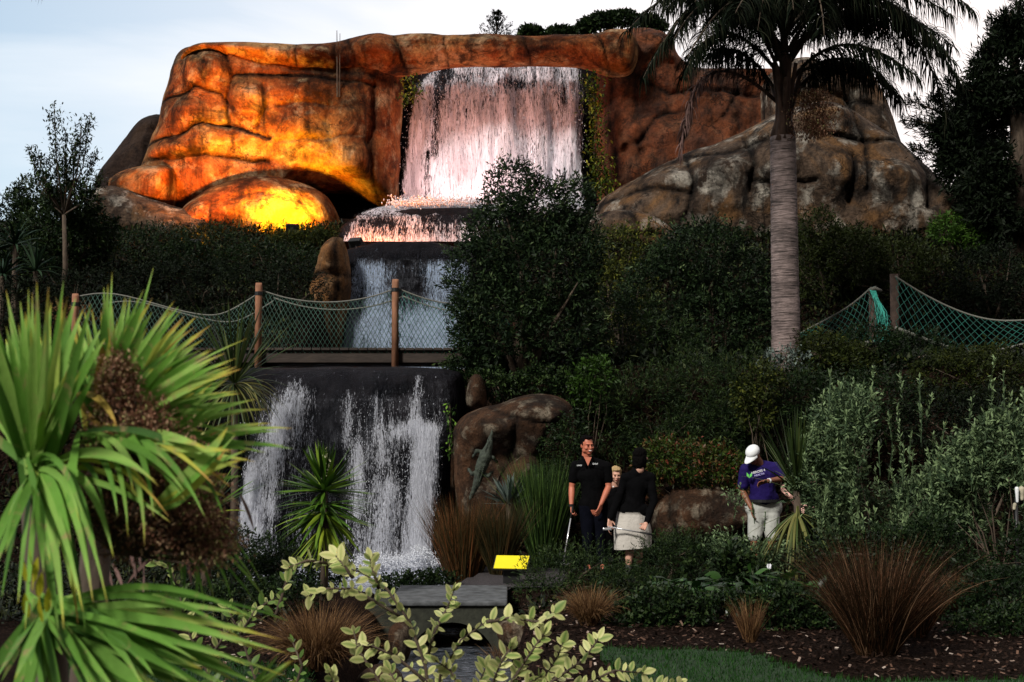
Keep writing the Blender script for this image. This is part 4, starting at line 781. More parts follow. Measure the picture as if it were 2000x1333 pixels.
for (bl, Yk, lb, mt, nn) in [([(420, 860, 70, 60), (370, 900, 70, 60), (400, 790, 60, 40)], 20.9, 'black green shrub left of the lower waterfall', G_BLACK, 6000),
    ([(440, 1075, 70, 34), (520, 1085, 60, 30), (380, 1060, 60, 40)], 17.6, 'low glossy leaved shrub below the green cordyline', G_DARK, 5000),
    ([(560, 1110, 60, 26), (480, 1130, 80, 30), (640, 1120, 40, 22)], 16.4, 'dark low shrub at the foot of the yucca', G_DARK, 6000),
    ([(825, 1140, 45, 11), (790, 1148, 50, 11), (860, 1142, 30, 10)], 17.2, 'dark creeping shrub between the pool and the footbridge', G_DARK, 4000),
    ([(470, 1185, 80, 34), (400, 1200, 70, 40), (560, 1165, 70, 26)], 14.2, 'dark shrub behind the tan tussock on the left', G_DARK, 6000)]:
    shrub('shrub', lb, 'shrub', bl, Yk, mt, nn, .05, .02, 7, .12, .4, nst=5, tones=(0, .9))
# --- rosette plants: aloe, agave, cordyline, yucca
def rosette(C, c, n, L_, w, elev=(-40, 85), droop=.5, jit=.15, fold=.3, tone=None, segs=8, az=None, prof='blade', zsp=0.0):
    a = rng.random(n) * 2 * math.pi if az is None else math.radians(1) * (az[0] + (az[1] - az[0]) * rng.random(n)); e = np.radians(elev[0] + (elev[1] - elev[0]) * rng.random(n))
    d = np.stack([np.cos(a) * np.cos(e), np.sin(a) * np.cos(e), np.sin(e)], -1); base = np.array(c) + d * .02 + rng.random((n, 1)) * np.array([0, 0, zsp])
    V, F, T = blades(base, d, L_ * (1 - jit + 2 * jit * rng.random(n)), w * (.8 + .4 * rng.random(n)), droop * (.5 + rng.random(n)), segs, fold, prof, tone=tone if tone is not None else np.clip(rng.random(n) * .7 + np.where(e < 0, .3, 0), 0, 1))
    C.add(V, F, T)
for (a, b_, y_, lb) in [(30, 480, 29, 'aloe with arching grey green leaves, upper one at far left'), (70, 530, 28.6, 'aloe with arching leaves, lower one at far left'), (5, 540, 28.4, 'aloe with arching leaves cut by the left edge')]:
    c = P(a, b_, y_); r = empty('aloe', (c.x, y_, gz(c.x, y_)), lb, 'plant', 'aloes at far left'); C = Cloud(); rosette(C, c, 34, .62, .05, (5, 80), 1.3, fold=.4); C.build('leaves', G_BLUE, r)
    m = MB(); m.tube([r.location, c], [.07, .05], 8); m.build('trunk', BARK, r)
c = P(995, 985, 19.0); r = empty('agave', (c.x, c.y, gz(c.x, c.y)), 'silver leaved agave beside the crocodile statue', 'plant'); C = Cloud(); rosette(C, c, 55, .38, .045, (0, 88), .15, fold=.4); C.build('leaves', SILV, r)
m = MB(); m.tube([r.location, c], [.06, .05], 8); m.build('trunk', BARK, r)
def cordyline(label, c, heads, mat, trunk_r=.05, extra=None, name='cordyline'):
    c = Vector(c); r = empty(name, (c.x, c.y, gz(c.x, c.y)), label, 'plant')
    m = MB(); m.tube([r.location, r.location.lerp(c, .5) + Vector((.02, 0, 0)), c], [trunk_r * 1.2, trunk_r, trunk_r * .9], 10); m.build('trunk', BARK, r, True)
    C = Cloud()
    for h in heads: rosette(C, c, **h)
    if extra: extra(C)
    C.build('leaves', mat, r); return r
cordyline('young cordyline with thin spiky leaves in front of the net bridge post', P(458, 750, 19.6), [dict(n=60, L_=1.1, w=.028, elev=(35, 88), droop=.25), dict(n=60, L_=.85, w=.026, elev=(-55, 35), droop=1.0), dict(n=22, L_=.8, w=.02, elev=(-10, 25), droop=2.0, az=(-60, 60), tone=np.full(22, .95))], G_CORD)
cordyline('green and yellow cordyline at lower left behind the broad leaved plant', P(402, 1005, 15.5), [dict(n=60, L_=.62, w=.026, elev=(30, 88), droop=.3), dict(n=40, L_=.5, w=.024, elev=(-50, 30), droop=.8, tone=.6 + .4 * rng.random(40))], G_YUC)
yp = P(633, 985, 15.4)
yr = cordyline('green yucca with pale flower spike in front of the lower waterfall', P(633, 960, 15.4), [dict(n=70, L_=.46, w=.040, elev=(15, 88), droop=.08, zsp=.06), dict(n=50, L_=.50, w=.038, elev=(-15, 20), droop=.25, tone=.2 + .4 * rng.random(50))], G_YUC, .04,
   extra=lambda C: (rosette(C, P(633, 982, 15.4), 50, .50, .036, (-22, 8), .3, tone=.15 + .4 * rng.random(50)), rosette(C, P(633, 1000, 15.4), 60, .52, .036, (-45, 0), .35, tone=.35 + .4 * rng.random(60)), rosette(C, P(633, 1025, 15.4), 50, .50, .036, (-70, -35), .2, tone=.6 + .4 * rng.random(50))), name='yucca')
m = MB(); q0, q1 = P(633, 960, 15.4), P(636, 884, 15.4); m.tube([q0, q1], [.012, .006], 6); m.build('flower_stalk', G_YUC, yr)
C = Cloud(); n = 46; t = rng.random(n); pts = np.array(q0.lerp(q1, .35))[None] * (1 - t)[:, None] + np.array(q1)[None] * t[:, None] + rng.normal(size=(n, 3)) * .035; V, F, T = blades(pts, unit(rng.normal(size=(n, 3)) + [0, 0, -.4]), .05, .035, .3, 3, prof='oval'); C.add(V, F, T); C.build('blossom', CREAMF, yr)
cordyline('cordyline with long narrow leaves beside the man in the white cap', P(1556, 960, 16.6), [dict(n=75, L_=.88, w=.026, elev=(48, 88), droop=.15), dict(n=12, L_=.7, w=.022, elev=(20, 50), droop=.6)], G_CORD, .045,
   extra=lambda C: (rosette(C, P(1556, 1000, 16.6), 40, .75, .026, (-60, -10), 1.0, tone=.6 + .4 * rng.random(40)), rosette(C, P(1558, 985, 16.5), 14, 1.0, .03, (-89, -80), .1, tone=.7 + .25 * rng.random(14))))
# --- grass tussocks
RUSTD = leafmat('dark_rusty_grass', [(0, (0.010, 0.008, 0.004)), (0.5, (0.035, 0.020, 0.010)), (0.85, (0.12, 0.05, 0.024)), (1, (0.28, 0.17, 0.10))], 0.6, 0.2, 0.1)
def tussock(label, px, py, Y, hpx, wpx, n, mat, w=.006, group=None, tones=(0, 1), spread=1.0, droop=.7):
    c = P(px, py, Y); z0 = gz(c.x, Y); k = Y / FPX; H = hpx * k; Wd = wpx * k * .5
    r = empty('tussock', (c.x, Y, z0), label, 'grass clump', group)
    rr = np.sqrt(rng.random(n)) * Wd * .28; a = rng.random(n) * 2 * math.pi; base = np.stack([c.x + rr * np.cos(a), Y + rr * np.sin(a), np.full(n, z0)], -1)
    lean = (Wd / H) * (.05 + 1.0 * rng.random(n) ** .9 + .25 * rng.random(n) ** 6) * spread; a2 = a + rng.normal(size=n) * .8
    d = np.stack([np.cos(a2) * lean, np.sin(a2) * lean, np.ones(n)], -1)
    C = Cloud(); L_ = H * (.35 + .75 * rng.random(n) ** .7) * np.sqrt(1 + lean ** 2) * .97
    V, F, T = blades(base, d, L_, w * (.7 + .6 * rng.random(n)), droop * (.3 + rng.random(n)), 6, 0, 'grass', tone=tones[0] + (tones[1] - tones[0]) * rng.random(n) ** 1.2); C.add(V, F, T)
    C.build('blades', mat, r); return r
tussock('tall rusty orange rush clump left of the yellow sign', 905, 1110, 18.3, 190, 150, 1700, RUSTG, .010, tones=(.2, 1))
tussock('brown green rush clump behind the yellow sign', 975, 1110, 18.0, 150, 120, 1100, RUSTG, .009, tones=(0, .6))
tussock('green rush clump beside the smiling man', 1060, 1100, 19.0, 215, 130, 1700, GREENG, .012, tones=(.1, 1))
tussock('small orange grass tuft at the corner of the path by the pool', 868, 1118, 17.8, 48, 60, 200, TAN, .008, tones=(.5, 1))
tussock('rounded tan tussock at lower left, beside the stream', 622, 1310, 11.0, 135, 205, 2400, TAN, .006, tones=(.1, .9), droop=1.6, spread=1.1)
tussock('small tan tussock against the right end of the footbridge', 985, 1225, 14.6, 78, 80, 700, TAN, .006, droop=1.4)
tussock('tan tussock in front of the juniper, above the orange stones', 1150, 1240, 13.4, 84, 110, 1300, TAN, .005, droop=1.8, tones=(.1, 1))
tussock('big rusty tussock on the mulch near the lawn', 1712, 1290, 11.6, 235, 270, 2600, RUSTD, .005, tones=(0, 1), droop=.9, spread=1.15)
tussock('second rusty grass clump joined to the right of the big one', 1785, 1250, 12.6, 150, 180, 900, RUSTD, .006, tones=(.1, .9), droop=1.0)
tussock('pale tan grass clump behind the big rusty tussock at right', 1880, 1190, 14.2, 78, 150, 900, TAN, .007, tones=(.1, .8), droop=1.2)
tussock('small yellow green grass tuft at the edge of the lawn', 1465, 1250, 12.3, 90, 90, 260, TAN, .006, tones=(.2, .8), droop=.6)
# --- hanging vines by the top waterfall
def vine(label, pts, Y, n, mat, w=.16, ll=.12):
    q = [P(a, b_, Y) for a, b_ in pts]; r = empty('vine', q[0], label, 'vine'); m = MB(); m.tube(q, .012, 5); m.build('stem', BARK, r); C = Cloud()
    seg = rng.integers(len(q) - 1, size=n); t = rng.random(n); A = np.array([list(v) for v in q]); b0 = A[seg] * (1 - t)[:, None] + A[seg + 1] * t[:, None] + rng.normal(size=(n, 3)) * [w, w * .6, w * .6]
    V, F, T = blades(b0, unit(rng.normal(size=(n, 3)) + [0, -.3, -.5]), ll, ll * .5, .4, 2, prof='oval'); C.add(V, F, T); C.build('leaves', mat, r)
VINE = leafmat('vine_leaves', [(0, (0.02, 0.04, 0.006)), (0.6, (0.07, 0.12, 0.012)), (1, (0.25, 0.25, 0.03))], 0.5, 0.25, 0.2)
vine('yellow green vine hanging down the rock right of the top waterfall', [(1155, 145), (1160, 190), (1165, 240), (1160, 300), (1170, 350), (1185, 385)], 39.2, 900, VINE)
vine('short vine beside the long one, low on the right rock wall', [(1178, 300), (1180, 340), (1200, 385)], 39.2, 260, VINE)
vine('tuft of green fern at the top left corner of the top waterfall', [(800, 150), (806, 175), (795, 200)], 38.9, 160, VINE)
vine('small bright plant on the black rock beside the lower waterfall', [(878, 790), (880, 850), (878, 880), (890, 885)], 20.5, 130, G_LIME, .05, .07)
# --- dry stalks on the cliff ledge
q = P(659, 190, 38.9); r = empty('dry_stalk', q, 'pair of thin dry stalks standing against the cliff lip', 'plant'); m = MB()
m.tube([q, P(658, 60, 38.9)], [.03, .01], 6); m.build('stalk', BARK, r); m = MB(); m.tube([q + Vector((.06, 0, 0)), P(664, 66, 38.85)], [.02, .008], 6); m.build('stalk', BARK, r)
# --- palm
PY_ = 22.8; pb = P(1536, 712, PY_); pt = P(1529, 268, PY_); PZ0 = min(gz(pb.x, PY_), pb.z)
palm = empty('palm_tree', (pb.x, PY_, PZ0), 'tall palm tree with drooping fronds and ringed grey trunk at right', 'palm tree')
TRUNKM, t, b, o = newmat('palm_trunk'); n1 = noise(t, 7, 4, .6, sc=(.5, .5, 4.5)); n2 = noise(t, 2.5, 6, .7)
c_ = rampn(t, n1.outputs['Fac'], [(.35, (.075, .058, .054)), (.5, (.22, .165, .155)), (.7, (.30, .235, .225))]).outputs[0]; c_ = mixc(t, .9, c_, rampn(t, n2.outputs['Fac'], [(.35, .25), (.62, 1.)]).outputs[0], 'MULTIPLY'); t.links.new(c_, b.inputs['Base Color']); b.inputs['Roughness'].default_value = .9; bumpn(t, b, n1.outputs['Fac'], 1, .04)
m = MB(); K = 70; pts = []; rs = []
for i in range(K + 1):
    t_ = i / K; p_ = Vector((pb.x, PY_, PZ0 - .1)).lerp(pt, t_); pts.append(p_); rs.append((.228 - .025 * t_ + .06 * math.exp(-t_ * 18)) * (1 + .018 * math.sin(i * 2.1) + .014 * random.random()))
m.tube(pts, rs, 22); m.build('trunk', TRUNKM, palm, True)
SHAFT = simple('leaf_sheath', (.10, .06, .045), .8, var=.5, scale=5, bump=.02, sc=(3, 3, .5)); m = MB()
m.tube([pt, P(1530, 235, PY_), P(1531, 190, PY_), P(1532, 120, PY_), P(1532, 60, PY_)], [.19, .13, .10, .08, .05], 14); m.build('leaf_sheaths', SHAFT, palm, True)
for k in range(11):
    a = k * 2.4; x0_ = 1530 + 16 * math.cos(a); x1_ = 1531 + (14 + 34 * rng.random()) * math.cos(a); y1_ = 175 - 70 * rng.random(); m = MB()
    q = [P(x0_, 278 - 10 * rng.random(), PY_ + .13 * math.sin(a)), P(x0_ * .6 + 1531 * .4, 235, PY_ + .12 * math.sin(a)), P((x1_ + 1531) / 2, 200, PY_ + .2 * math.sin(a)), P(x1_, y1_, PY_ + .45 * math.sin(a))]; m.tube(q, [.085, .06, .045, .03], 8); m.build('leaf_base', SHAFT, palm, True)
pc = P(1531, 130, PY_)
def frond(p0, p1, p2, mat, nl=80, ll=.62, dead=False, stemr=.022, lift=0.15):
    p0, p1, p2 = Vector(p0), Vector(p1), Vector(p2); n = 26; pts = [(p0 * (1 - t) ** 2 + p1 * 2 * t * (1 - t) + p2 * t * t) for t in np.linspace(0, 1, n)]
    C = Cloud(); A = np.array([list(p) for p in pts]); tt = np.linspace(.12, 1, nl); base = np.stack([np.interp(tt, np.linspace(0, 1, n), A[:, k]) for k in range(3)], -1)
    tan = unit(np.stack([np.interp(tt, np.linspace(0, 1, n), np.gradient(A[:, k])) for k in range(3)], -1)); side = unit(np.cross(tan, [0, 0, 1.0]) + 1e-3)
    for s_ in (-1, 1):
        for rep in range(2):
            d = unit(side * s_ * (.9 if not dead else .35) + tan * .55 + np.array([0, 0, lift]) + rng.normal(size=(nl, 3)) * .28)
            V, F, T = blades(base, d, ll * (.5 + .6 * np.sin(np.pi * np.clip(tt, .1, .95))) * (.8 + .4 * rng.random(nl)), .021, 3.2 if not dead else 3.2, 4, 0, 'grass'); C.add(V, F, T)
    o_ = C.build('frond', mat, palm); m = MB(); m.tube(pts[::2] + [pts[-1]], list(np.linspace(stemr * 1.5, stemr * .3, len(pts[::2]) + 1)), 6); rc = m.build('rachis', SHAFT if dead else BARK, o_, True)
    return o_
def pf(a, y1=0, **k):
    q = [P(*a[0:2], PY_), P(*a[2:4], PY_ + y1 * .5), P(*a[4:6], PY_ + y1)]; return frond(*q, **k)
for a, y1 in [((1520, 120, 1440, -170, 1225, 60), -.5), ((1525, 150, 1400, -20, 1335, 150), -.6), ((1522, 190, 1450, 60, 1385, 110), .6), ((1520, 100, 1400, -120, 1300, -10), .8), ((1515, 60, 1480, -80, 1330, -40), -1.),
              ((1545, 120, 1700, -140, 1880, 170), -.3), ((1545, 160, 1640, 20, 1790, 150), -.8), ((1548, 190, 1610, 90, 1700, 150), .5), ((1545, 100, 1720, -40, 1860, 90), .9), ((1545, 70, 1700, -160, 1900, 20), -.9), ((1550, 150, 1680, 60, 1760, 200), .2),
              ((1540, 60, 1600, -160, 1760, -60), -1.2), ((1530, 60, 1560, -200, 1640, -60), -1.8), ((1525, 60, 1480, -200, 1420, 0), -1.9), ((1530, 60, 1530, -160, 1550, 20), -2.4), ((1530, 60, 1500, -100, 1480, 60), -2.2), ((1540, 60, 1600, -100, 1610, 70), -2.2),
              ((1530, 60, 1540, -260, 1560, -160), 1.5), ((1530, 60, 1420, -240, 1350, -120), 1.5), ((1530, 60, 1650, -240, 1750, -120), 1.5), ((1540, 120, 1620, -20, 1700, 60), 2.0), ((1525, 120, 1450, -20, 1400, 60), 2.0), ((1540, 100, 1760, -120, 1850, 230), .4)]:
    pf(a, y1, mat=G_PALM)
for k in range(16):
    a = rng.random() * 6.283; x1 = 1530 + 130 * math.cos(a); x2 = 1530 + (230 + 120 * rng.random()) * math.cos(a); pf((1531 + rng.normal() * 6, 90 + rng.normal() * 30, x1, -80 - 80 * rng.random(), x2, -40 + 230 * rng.random() * abs(math.cos(a)) ** .5), 2.6 * math.sin(a), mat=G_PALM)
fr = pf((1518, 200, 1350, 40, 1330, 300), -.2, mat=DRYP, nl=60, ll=.4, dead=True); fr['label'] = 'dead pinkish brown frond hanging left of the trunk'
m = MB(); q0 = P(1545, 215, PY_ - .2); q1 = P(1590, 175, PY_ - .25); m.tube([q0, P(1562, 170, PY_ - .3), q1, P(1600, 210, PY_ - .3)], [.03, .025, .015, .01], 7); fs = m.build('fruit_stalk', BARK, palm, True)
C = Cloud(); n = 3200; a = rng.random(n); pts = np.array(P(1590, 190, PY_ - .3))[None] + np.stack([rng.normal(size=n) * .17, rng.normal(size=n) * .12, -a * .75 + .1], -1) * np.stack([1.25 - abs(a - .5), np.ones(n), np.ones(n)], -1)
V, F, T = blades(pts, unit(rng.normal(size=(n, 3)) + [0, 0, -.6]), .05, .02, .2, 2, prof='oval'); C.add(V, F, T); C.build('fruit_cluster', BROWNF, palm)
shrub('plant', 'small pale flecked plants round the foot of the palm trunk', 'plant', [(1535, 700, 46, 16), (1510, 708, 24, 12)], 21.2, SILV, 500, .045, .03, 5, .1, .6, nst=4, r0=.01, tones=(0, .9))
# --- dark conifers at the right
def darktree(label, trunkpx, Y, bl, sprays, n=16000, group=None):
    n *= 2
    B = pblobs(bl, Y); c = P(trunkpx, 450, Y); z0 = gz(c.x, Y); r = empty('conifer', (c.x, Y, z0), label, 'conifer', group); top = max(b_[2] + b_[5] * .6 for b_ in B)
    m = MB(); m.tube([(c.x, Y, z0), (c.x + .1, Y, (z0 + top) / 2), (c.x, Y, top)], [.28, .18, .05], 10); C = Cloud(); bushcloud(C, B, n, .16, .045, 8, .3, .4, .3, .8, .4, (0, 1), .3, .2)
    for (a0, b0, a1, b1) in sprays:
        s0, s1 = P(a0, b0, Y), P(a1, b1, Y + rng.normal() * .4); m.tube([s0, s0.lerp(s1, .5) + Vector((0, 0, .08)), s1], [.05, .03, .01], 5)
        k = 420; t = rng.random(k) ** .8; q = np.array(s0)[None] * (1 - t)[:, None] + np.array(s1)[None] * t[:, None] + rng.normal(size=(k, 3)) * (.05 + .22 * (1 - t))[:, None]; dd = unit(np.array(s1 - s0)[None] / (s1 - s0).length + rng.normal(size=(k, 3)) * .6)
        V, F, T = blades(q, dd, .18, .035, .1, 2, prof='oval'); C.add(V, F, T)
    m.build('trunk', BARK, r, True); C.build('crown', G_BLACK, r)
darktree('tall dark conifer filling the right edge of the photo', 1985, 32, [(1990, 120, 50, 70), (2020, 60, 60, 60), (1960, 210, 60, 60), (1990, 300, 80, 80), (1940, 330, 60, 70), (1990, 400, 90, 70), (2030, 200, 60, 110), (1915, 160, 26, 26)],
         [(1980, 120, 1935, 40), (1985, 60, 1990, 5), (1960, 170, 1900, 120), (1950, 130, 1925, 95), (1960, 200, 1880, 175), (1990, 90, 1960, 30)], 20000, 'dark conifers at right')
darktree('lower dark conifer reaching left beneath the palm fronds', 1900, 34, [(1900, 270, 45, 45), (1890, 330, 50, 45), (1950, 390, 60, 50), (1930, 240, 50, 60), (1960, 420, 60, 60), (1860, 262, 30, 25)],
         [(1880, 250, 1775, 195), (1870, 260, 1765, 235), (1870, 290, 1790, 240), (1880, 230, 1820, 190), (1860, 320, 1780, 290), (1900, 220, 1850, 160)], 18000, 'dark conifers at right')
# --- far trees seen over the cliff
def norfolk():
    Y = 90; c = P(970, 25, Y); z0 = gz(c.x, Y); r = empty('pine_tree', (c.x, Y, z0), 'distant norfolk pine with tiered branches above the cliff', 'tree'); m = MB(); m.tube([(c.x, Y, z0), c], [.35, .03], 8); m.build('trunk', BARK, r); C = Cloud()
    for i in range(16):
        z = c.z - .12 - i * .36; L_ = min(.25 + .2 * i, 2.2)
        for j in range(5):
            a = j * 2 * math.pi / 5 + i * .5 + rng.normal() * .1; d = np.array([math.cos(a), math.sin(a), .35]); k = 60; t = rng.random(k)
            q = np.array([c.x, Y, z])[None] + d[None] * (L_ * t)[:, None] + np.array([0, 0, .3])[None] * (t ** 2 * L_)[:, None] + rng.normal(size=(k, 3)) * .045
            V, F, T = blades(q, unit(d[None] + rng.normal(size=(k, 3)) * .5), .16, .06, -.3, 2, prof='oval'); C.add(V, F, T)
    C.build('crown', G_BLACK, r)
norfolk()
def fartree(label, trunkpx, Y, bl, n, name='tree'):
    B = pblobs(bl, Y); c = P(trunkpx, 70, Y); z0 = gz(c.x, Y); r = empty(name, (c.x, Y, z0), label, 'tree', None); m = MB()
    m.tube([(c.x, Y, z0), (c.x, Y, c.z - 1)], [.4, .25], 8)
    for b_ in B: m.tube([(c.x, Y, c.z - 1), (b_[0], b_[1], b_[2])], [.2, .06], 6)
    m.build('trunk', BARK, r); C = Cloud(); bushcloud(C, B, n, .28, .12, 6, .3, .4, .1, .9, .5); C.build('crown', G_DARK, r)
fartree('small rounded distant tree right of the norfolk pine', 1036, 80, [(1036, 65, 15, 5), (1028, 69, 10, 5), (1045, 69, 9, 5)], 3000)
fartree('flat domed distant tree between the rounded tree and the umbrella pine', 1095, 80, [(1092, 69, 20, 6), (1108, 70, 14, 6), (1078, 72, 10, 5)], 3500)
fartree('broad umbrella pine on the skyline at the right end of the cliff', 1210, 95, [(1147, 52, 16, 9), (1177, 42, 24, 10), (1215, 37, 30, 9), (1258, 42, 28, 9), (1286, 52, 13, 7), (1135, 60, 9, 6)], 8000, 'pine_tree')
# palm leaf tip entering at the top left
q = P(75, -40, 12); tw = empty('hanging_frond', q, 'tips of an overhanging branch at the top left corner', 'branch'); C = Cloud(); V, F, T = blades(np.repeat([list(q)], 9, 0) + rng.normal(size=(9, 3)) * .03, unit(rng.normal(size=(9, 3)) * [.5, .2, .1] + [0, 0, -1]), .22, .008, .1, 3, prof='grass'); C.add(V, F, T); C.build('leaflets', DRYP, tw)
# --- ground cover, lawn
def scatter(name, label, n, xr, yr, mat, ll, lw, keep, hgt=.12, kindof='oval', up=.6):
    x = xr[0] + (xr[1] - xr[0]) * rng.random(n * 2); y = yr[0] + (yr[1] - yr[0]) * rng.random(n * 2); k = keep(x, y); x = x[k][:n]; y = y[k][:n]; z = groundz(x, y); m = len(x)
    base = np.stack([x, y, z + hgt * rng.random(m) * (kindof == 'oval')], -1); d = unit(rng.normal(size=(m, 3)) + [0, 0, up])
    V, F, T = blades(base, d, ll * (.6 + .8 * rng.random(m)), lw, .4, 2, prof=kindof); o = npmesh(name, V, F, mat, None, {'tone': T}); tag(o, label, kind='stuff', cat=None); return o
inch = lambda x, y: (x > np.interp(y, [10, 16.8, 19, 24, 37], [-1.3, -2.8, -4.3, -4.3, -4.2])) & (x < np.interp(y, [10, 16.8, 19, 24, 37], [0, -.4, -.7, -.7, -.8]))
G_COV = leafmat('ground_cover_leaves', [(0, (0.004, 0.008, 0.003)), (0.7, (0.012, 0.022, 0.007)), (1, (0.05, 0.06, 0.018))], 0.55, 0.1, 0.2)
scatter('ground_cover', 'low dark creeping leaves covering the hillside banks', 90000, (-14, 14), (19.3, 38), G_COV, .13, .05, lambda x, y: ~inch(x, y) & (np.abs(x) < y * .42), .25)
scatter('ground_cover', 'dark creeping leaves on the flat bed behind the lawn', 26000, (-7, 7), (13.2, 19.3), G_COV, .07, .03, lambda x, y: ~inch(x, y) & ~((x > -1.2) & (x < .9) & (y > 15)) & ~((x > -.2) & (y < 13.9 + .3 * np.sin(x * 3))) & ~((x > .6) & (y > 17.9)), .12)
LAWN = [(1148, 1262), (1180, 1257), (1300, 1263), (1400, 1264), (1480, 1271), (1530, 1290), (1600, 1312), (1700, 1326), (2100, 1318), (2100, 1480), (1250, 1480), (1215, 1320), (1180, 1290)]
LAWN2 = [(330, 1268), (420, 1285), (540, 1292), (620, 1308), (660, 1400), (300, 1500), (100, 1500), (100, 1280)]
for LW, lb in ((LAWN, 'short dark green lawn at the lower right'), (LAWN2, 'dark green lawn patch at the lower left')):
    W_ = lawn('l', LW, ''); A = np.array(W_); bm = bmesh.new(); sp = smoothpoly(W_, 1); X, Y = np.meshgrid(np.arange(A[:, 0].min(), A[:, 0].max(), .08), np.arange(A[:, 1].min(), A[:, 1].max(), .08)); ok = inpoly(X, Y, sp)
    Z = groundz(X, Y) + .012; ids = np.arange(X.size).reshape(X.shape); cell = ok[:-1, :-1] & ok[1:, :-1] & ok[:-1, 1:] & ok[1:, 1:]
    F = np.stack([ids[:-1, :-1], ids[:-1, 1:], ids[1:, 1:], ids[1:, :-1]], -1)[cell]; V = np.stack([X, Y, Z], -1).reshape(-1, 3); used = np.unique(F); mp_ = np.zeros(len(V), int); mp_[used] = np.arange(len(used))
    tag(npmesh('lawn', V[used], mp_[F], LAWNM, smooth=True), lb, kind='structure')
    n = 26000; x = A[:, 0].min() + np.ptp(A[:, 0]) * rng.random(n); y = A[:, 1].min() + np.ptp(A[:, 1]) * rng.random(n); k = inpoly(x, y, sp); x, y = x[k], y[k]; m_ = len(x)
    V, F, T = blades(np.stack([x, y, groundz(x, y) + .008], -1), unit(rng.normal(size=(m_, 3)) * .5 + [0, 0, 1]), .045 * (.6 + .8 * rng.random(m_)), .006, .5, 2, prof='grass'); tag(npmesh('grass', V, F, GRASSM if 'GRASSM' in globals() else leafmat('grass_blades', [(0, (0.006, 0.03, 0.004)), (1, (0.02, 0.085, 0.008))]), None, {'tone': T}), 'short grass blades of the ' + lb, kind='stuff')
# bark chips on the mulch
n = 14000; x = -3 + 10 * rng.random(n); y = 8.5 + 7 * rng.random(n); k = ~inpoly(x, y, lawn('', LAWN, '')) & ~inch(x, y); x, y = x[k], y[k]; m_ = len(x)
CHIP = leafmat('bark_chips', [(0, (0.008, 0.005, 0.004)), (0.7, (0.05, 0.028, 0.02)), (0.93, (0.14, 0.08, 0.055)), (1, (0.5, 0.42, 0.36))], 0.9, 0, 0.1)
V, F, T = blades(np.stack([x, y, groundz(x, y) + .01 + .02 * rng.random(m_)], -1), unit(rng.normal(size=(m_, 3)) * [1, 1, .35]), .02 + .035 * rng.random(m_), .018, 0, 1, prof='flat'); tag(npmesh('bark_chips', V, F, CHIP, None, {'tone': T}), 'scattered bark chips over the mulch bed', kind='stuff')
# ================================================================ bridges, sign, statue
def netmesh(top, bot, n, m, r, mat, name, parent):
    """diamond net between two polylines of world points (n+1 columns, m rows of knots)"""
    def resample(pl, k):
        A = np.array([list(p) for p in pl]); s = np.concatenate([[0], np.cumsum(np.linalg.norm(np.diff(A, axis=0), axis=1))]); t = np.linspace(0, s[-1], k); return np.stack([np.interp(t, s, A[:, i]) for i in range(3)], -1)
    K = 2 * n + 1; T_ = resample(top, K); B_ = resample(bot, K); E = []
    def kn(i, j): t = j / m; p = T_[i] * (1 - t) + B_[i] * t; return p + np.array([0, -.10 * math.sin(t * math.pi), 0])
    for j in range(m):
        for i in range(K):
            if (i + j) % 2: continue
            for q in (-1, 1):
                if 0 <= i + q < K: E.append((kn(i, j), kn(i + q, j + 1)))
    A = np.array([e[0] for e in E]); Bq = np.array([e[1] for e in E]); d = unit(Bq - A); s = unit(np.cross(d, [0, 1, .1])); u = np.cross(d, s); V = []
    for p in (A, Bq):
        for k in range(3): a = k * 2.094; V.append(p + (s * math.cos(a) + u * math.sin(a)) * r)
    V = np.stack(V, 1).reshape(-1, 3); F = (np.arange(len(E))[:, None, None] * 6 + np.array([[0, 1, 4, 3], [1, 2, 5, 4], [2, 0, 3, 5]])[None]).reshape(-1, 4)
    return npmesh(name, V, F, mat, parent)
BY = 23.0
def sag(pts, Y): 
    q = [P(a, b_, Y) for a, b_ in pts]; out_ = []
    for i in range(len(q) - 1):
        for k in range(4): out_.append(q[i].lerp(q[i + 1], k / 4))
    A = np.array([list(v) for v in out_ + [q[-1]]])
    for _ in range(6): A[1:-1] = (A[:-2] + 2 * A[1:-1] + A[2:]) / 4
    return [Vector(v) for v in A]
br = empty('net_bridge', P(507, 712, BY), 'timber bridge with sagging rope netting crossing in front of the middle cascade', 'bridge')
zt, zb = P(0, 686, BY).z, P(0, 709, BY).z; x0, x1 = P(135, 700, BY).x, P(1015, 700, BY).x
m = MB(); m.box(((x0 + x1) / 2, BY + .05, (zt + zb) / 2), (x1 - x0, .09, zt - zb), None, .012); m.build('beam', WOODD, br)
m = MB(); m.box(((x0 + x1) / 2, BY + 1.35, (zt + zb) / 2), (x1 - x0, .09, zt - zb), None, .012); m.build('beam', WOODD, br)
m = MB(); k = 0
while x0 + k * .15 < x1 - .15: m.box((x0 + .075 + k * .15, BY + .7, zt + .03), (.135, 1.5, .04), None, .006); k += 1
m.build('deck', WOODD, br)
for dY in (0,):
    for a, tp in ((150, 575), (507, 554), (773, 547), (1008, 560)):
        q = P(a, tp, BY); m = MB(); m.tube([(q.x, BY + dY - .07, zb - .1), (q.x, BY + dY - .07, q.z - .05), (q.x, BY + dY - .07, q.z)], [.058, .056, .05], 12); po = m.build('post', WOOD, br, True)
        m = MB(); m.tube([(q.x, BY + dY - .07, q.z - .14), (q.x, BY + dY - .07, q.z - .20)], .064, 12); m.build('rope_band', BLACKM, po)
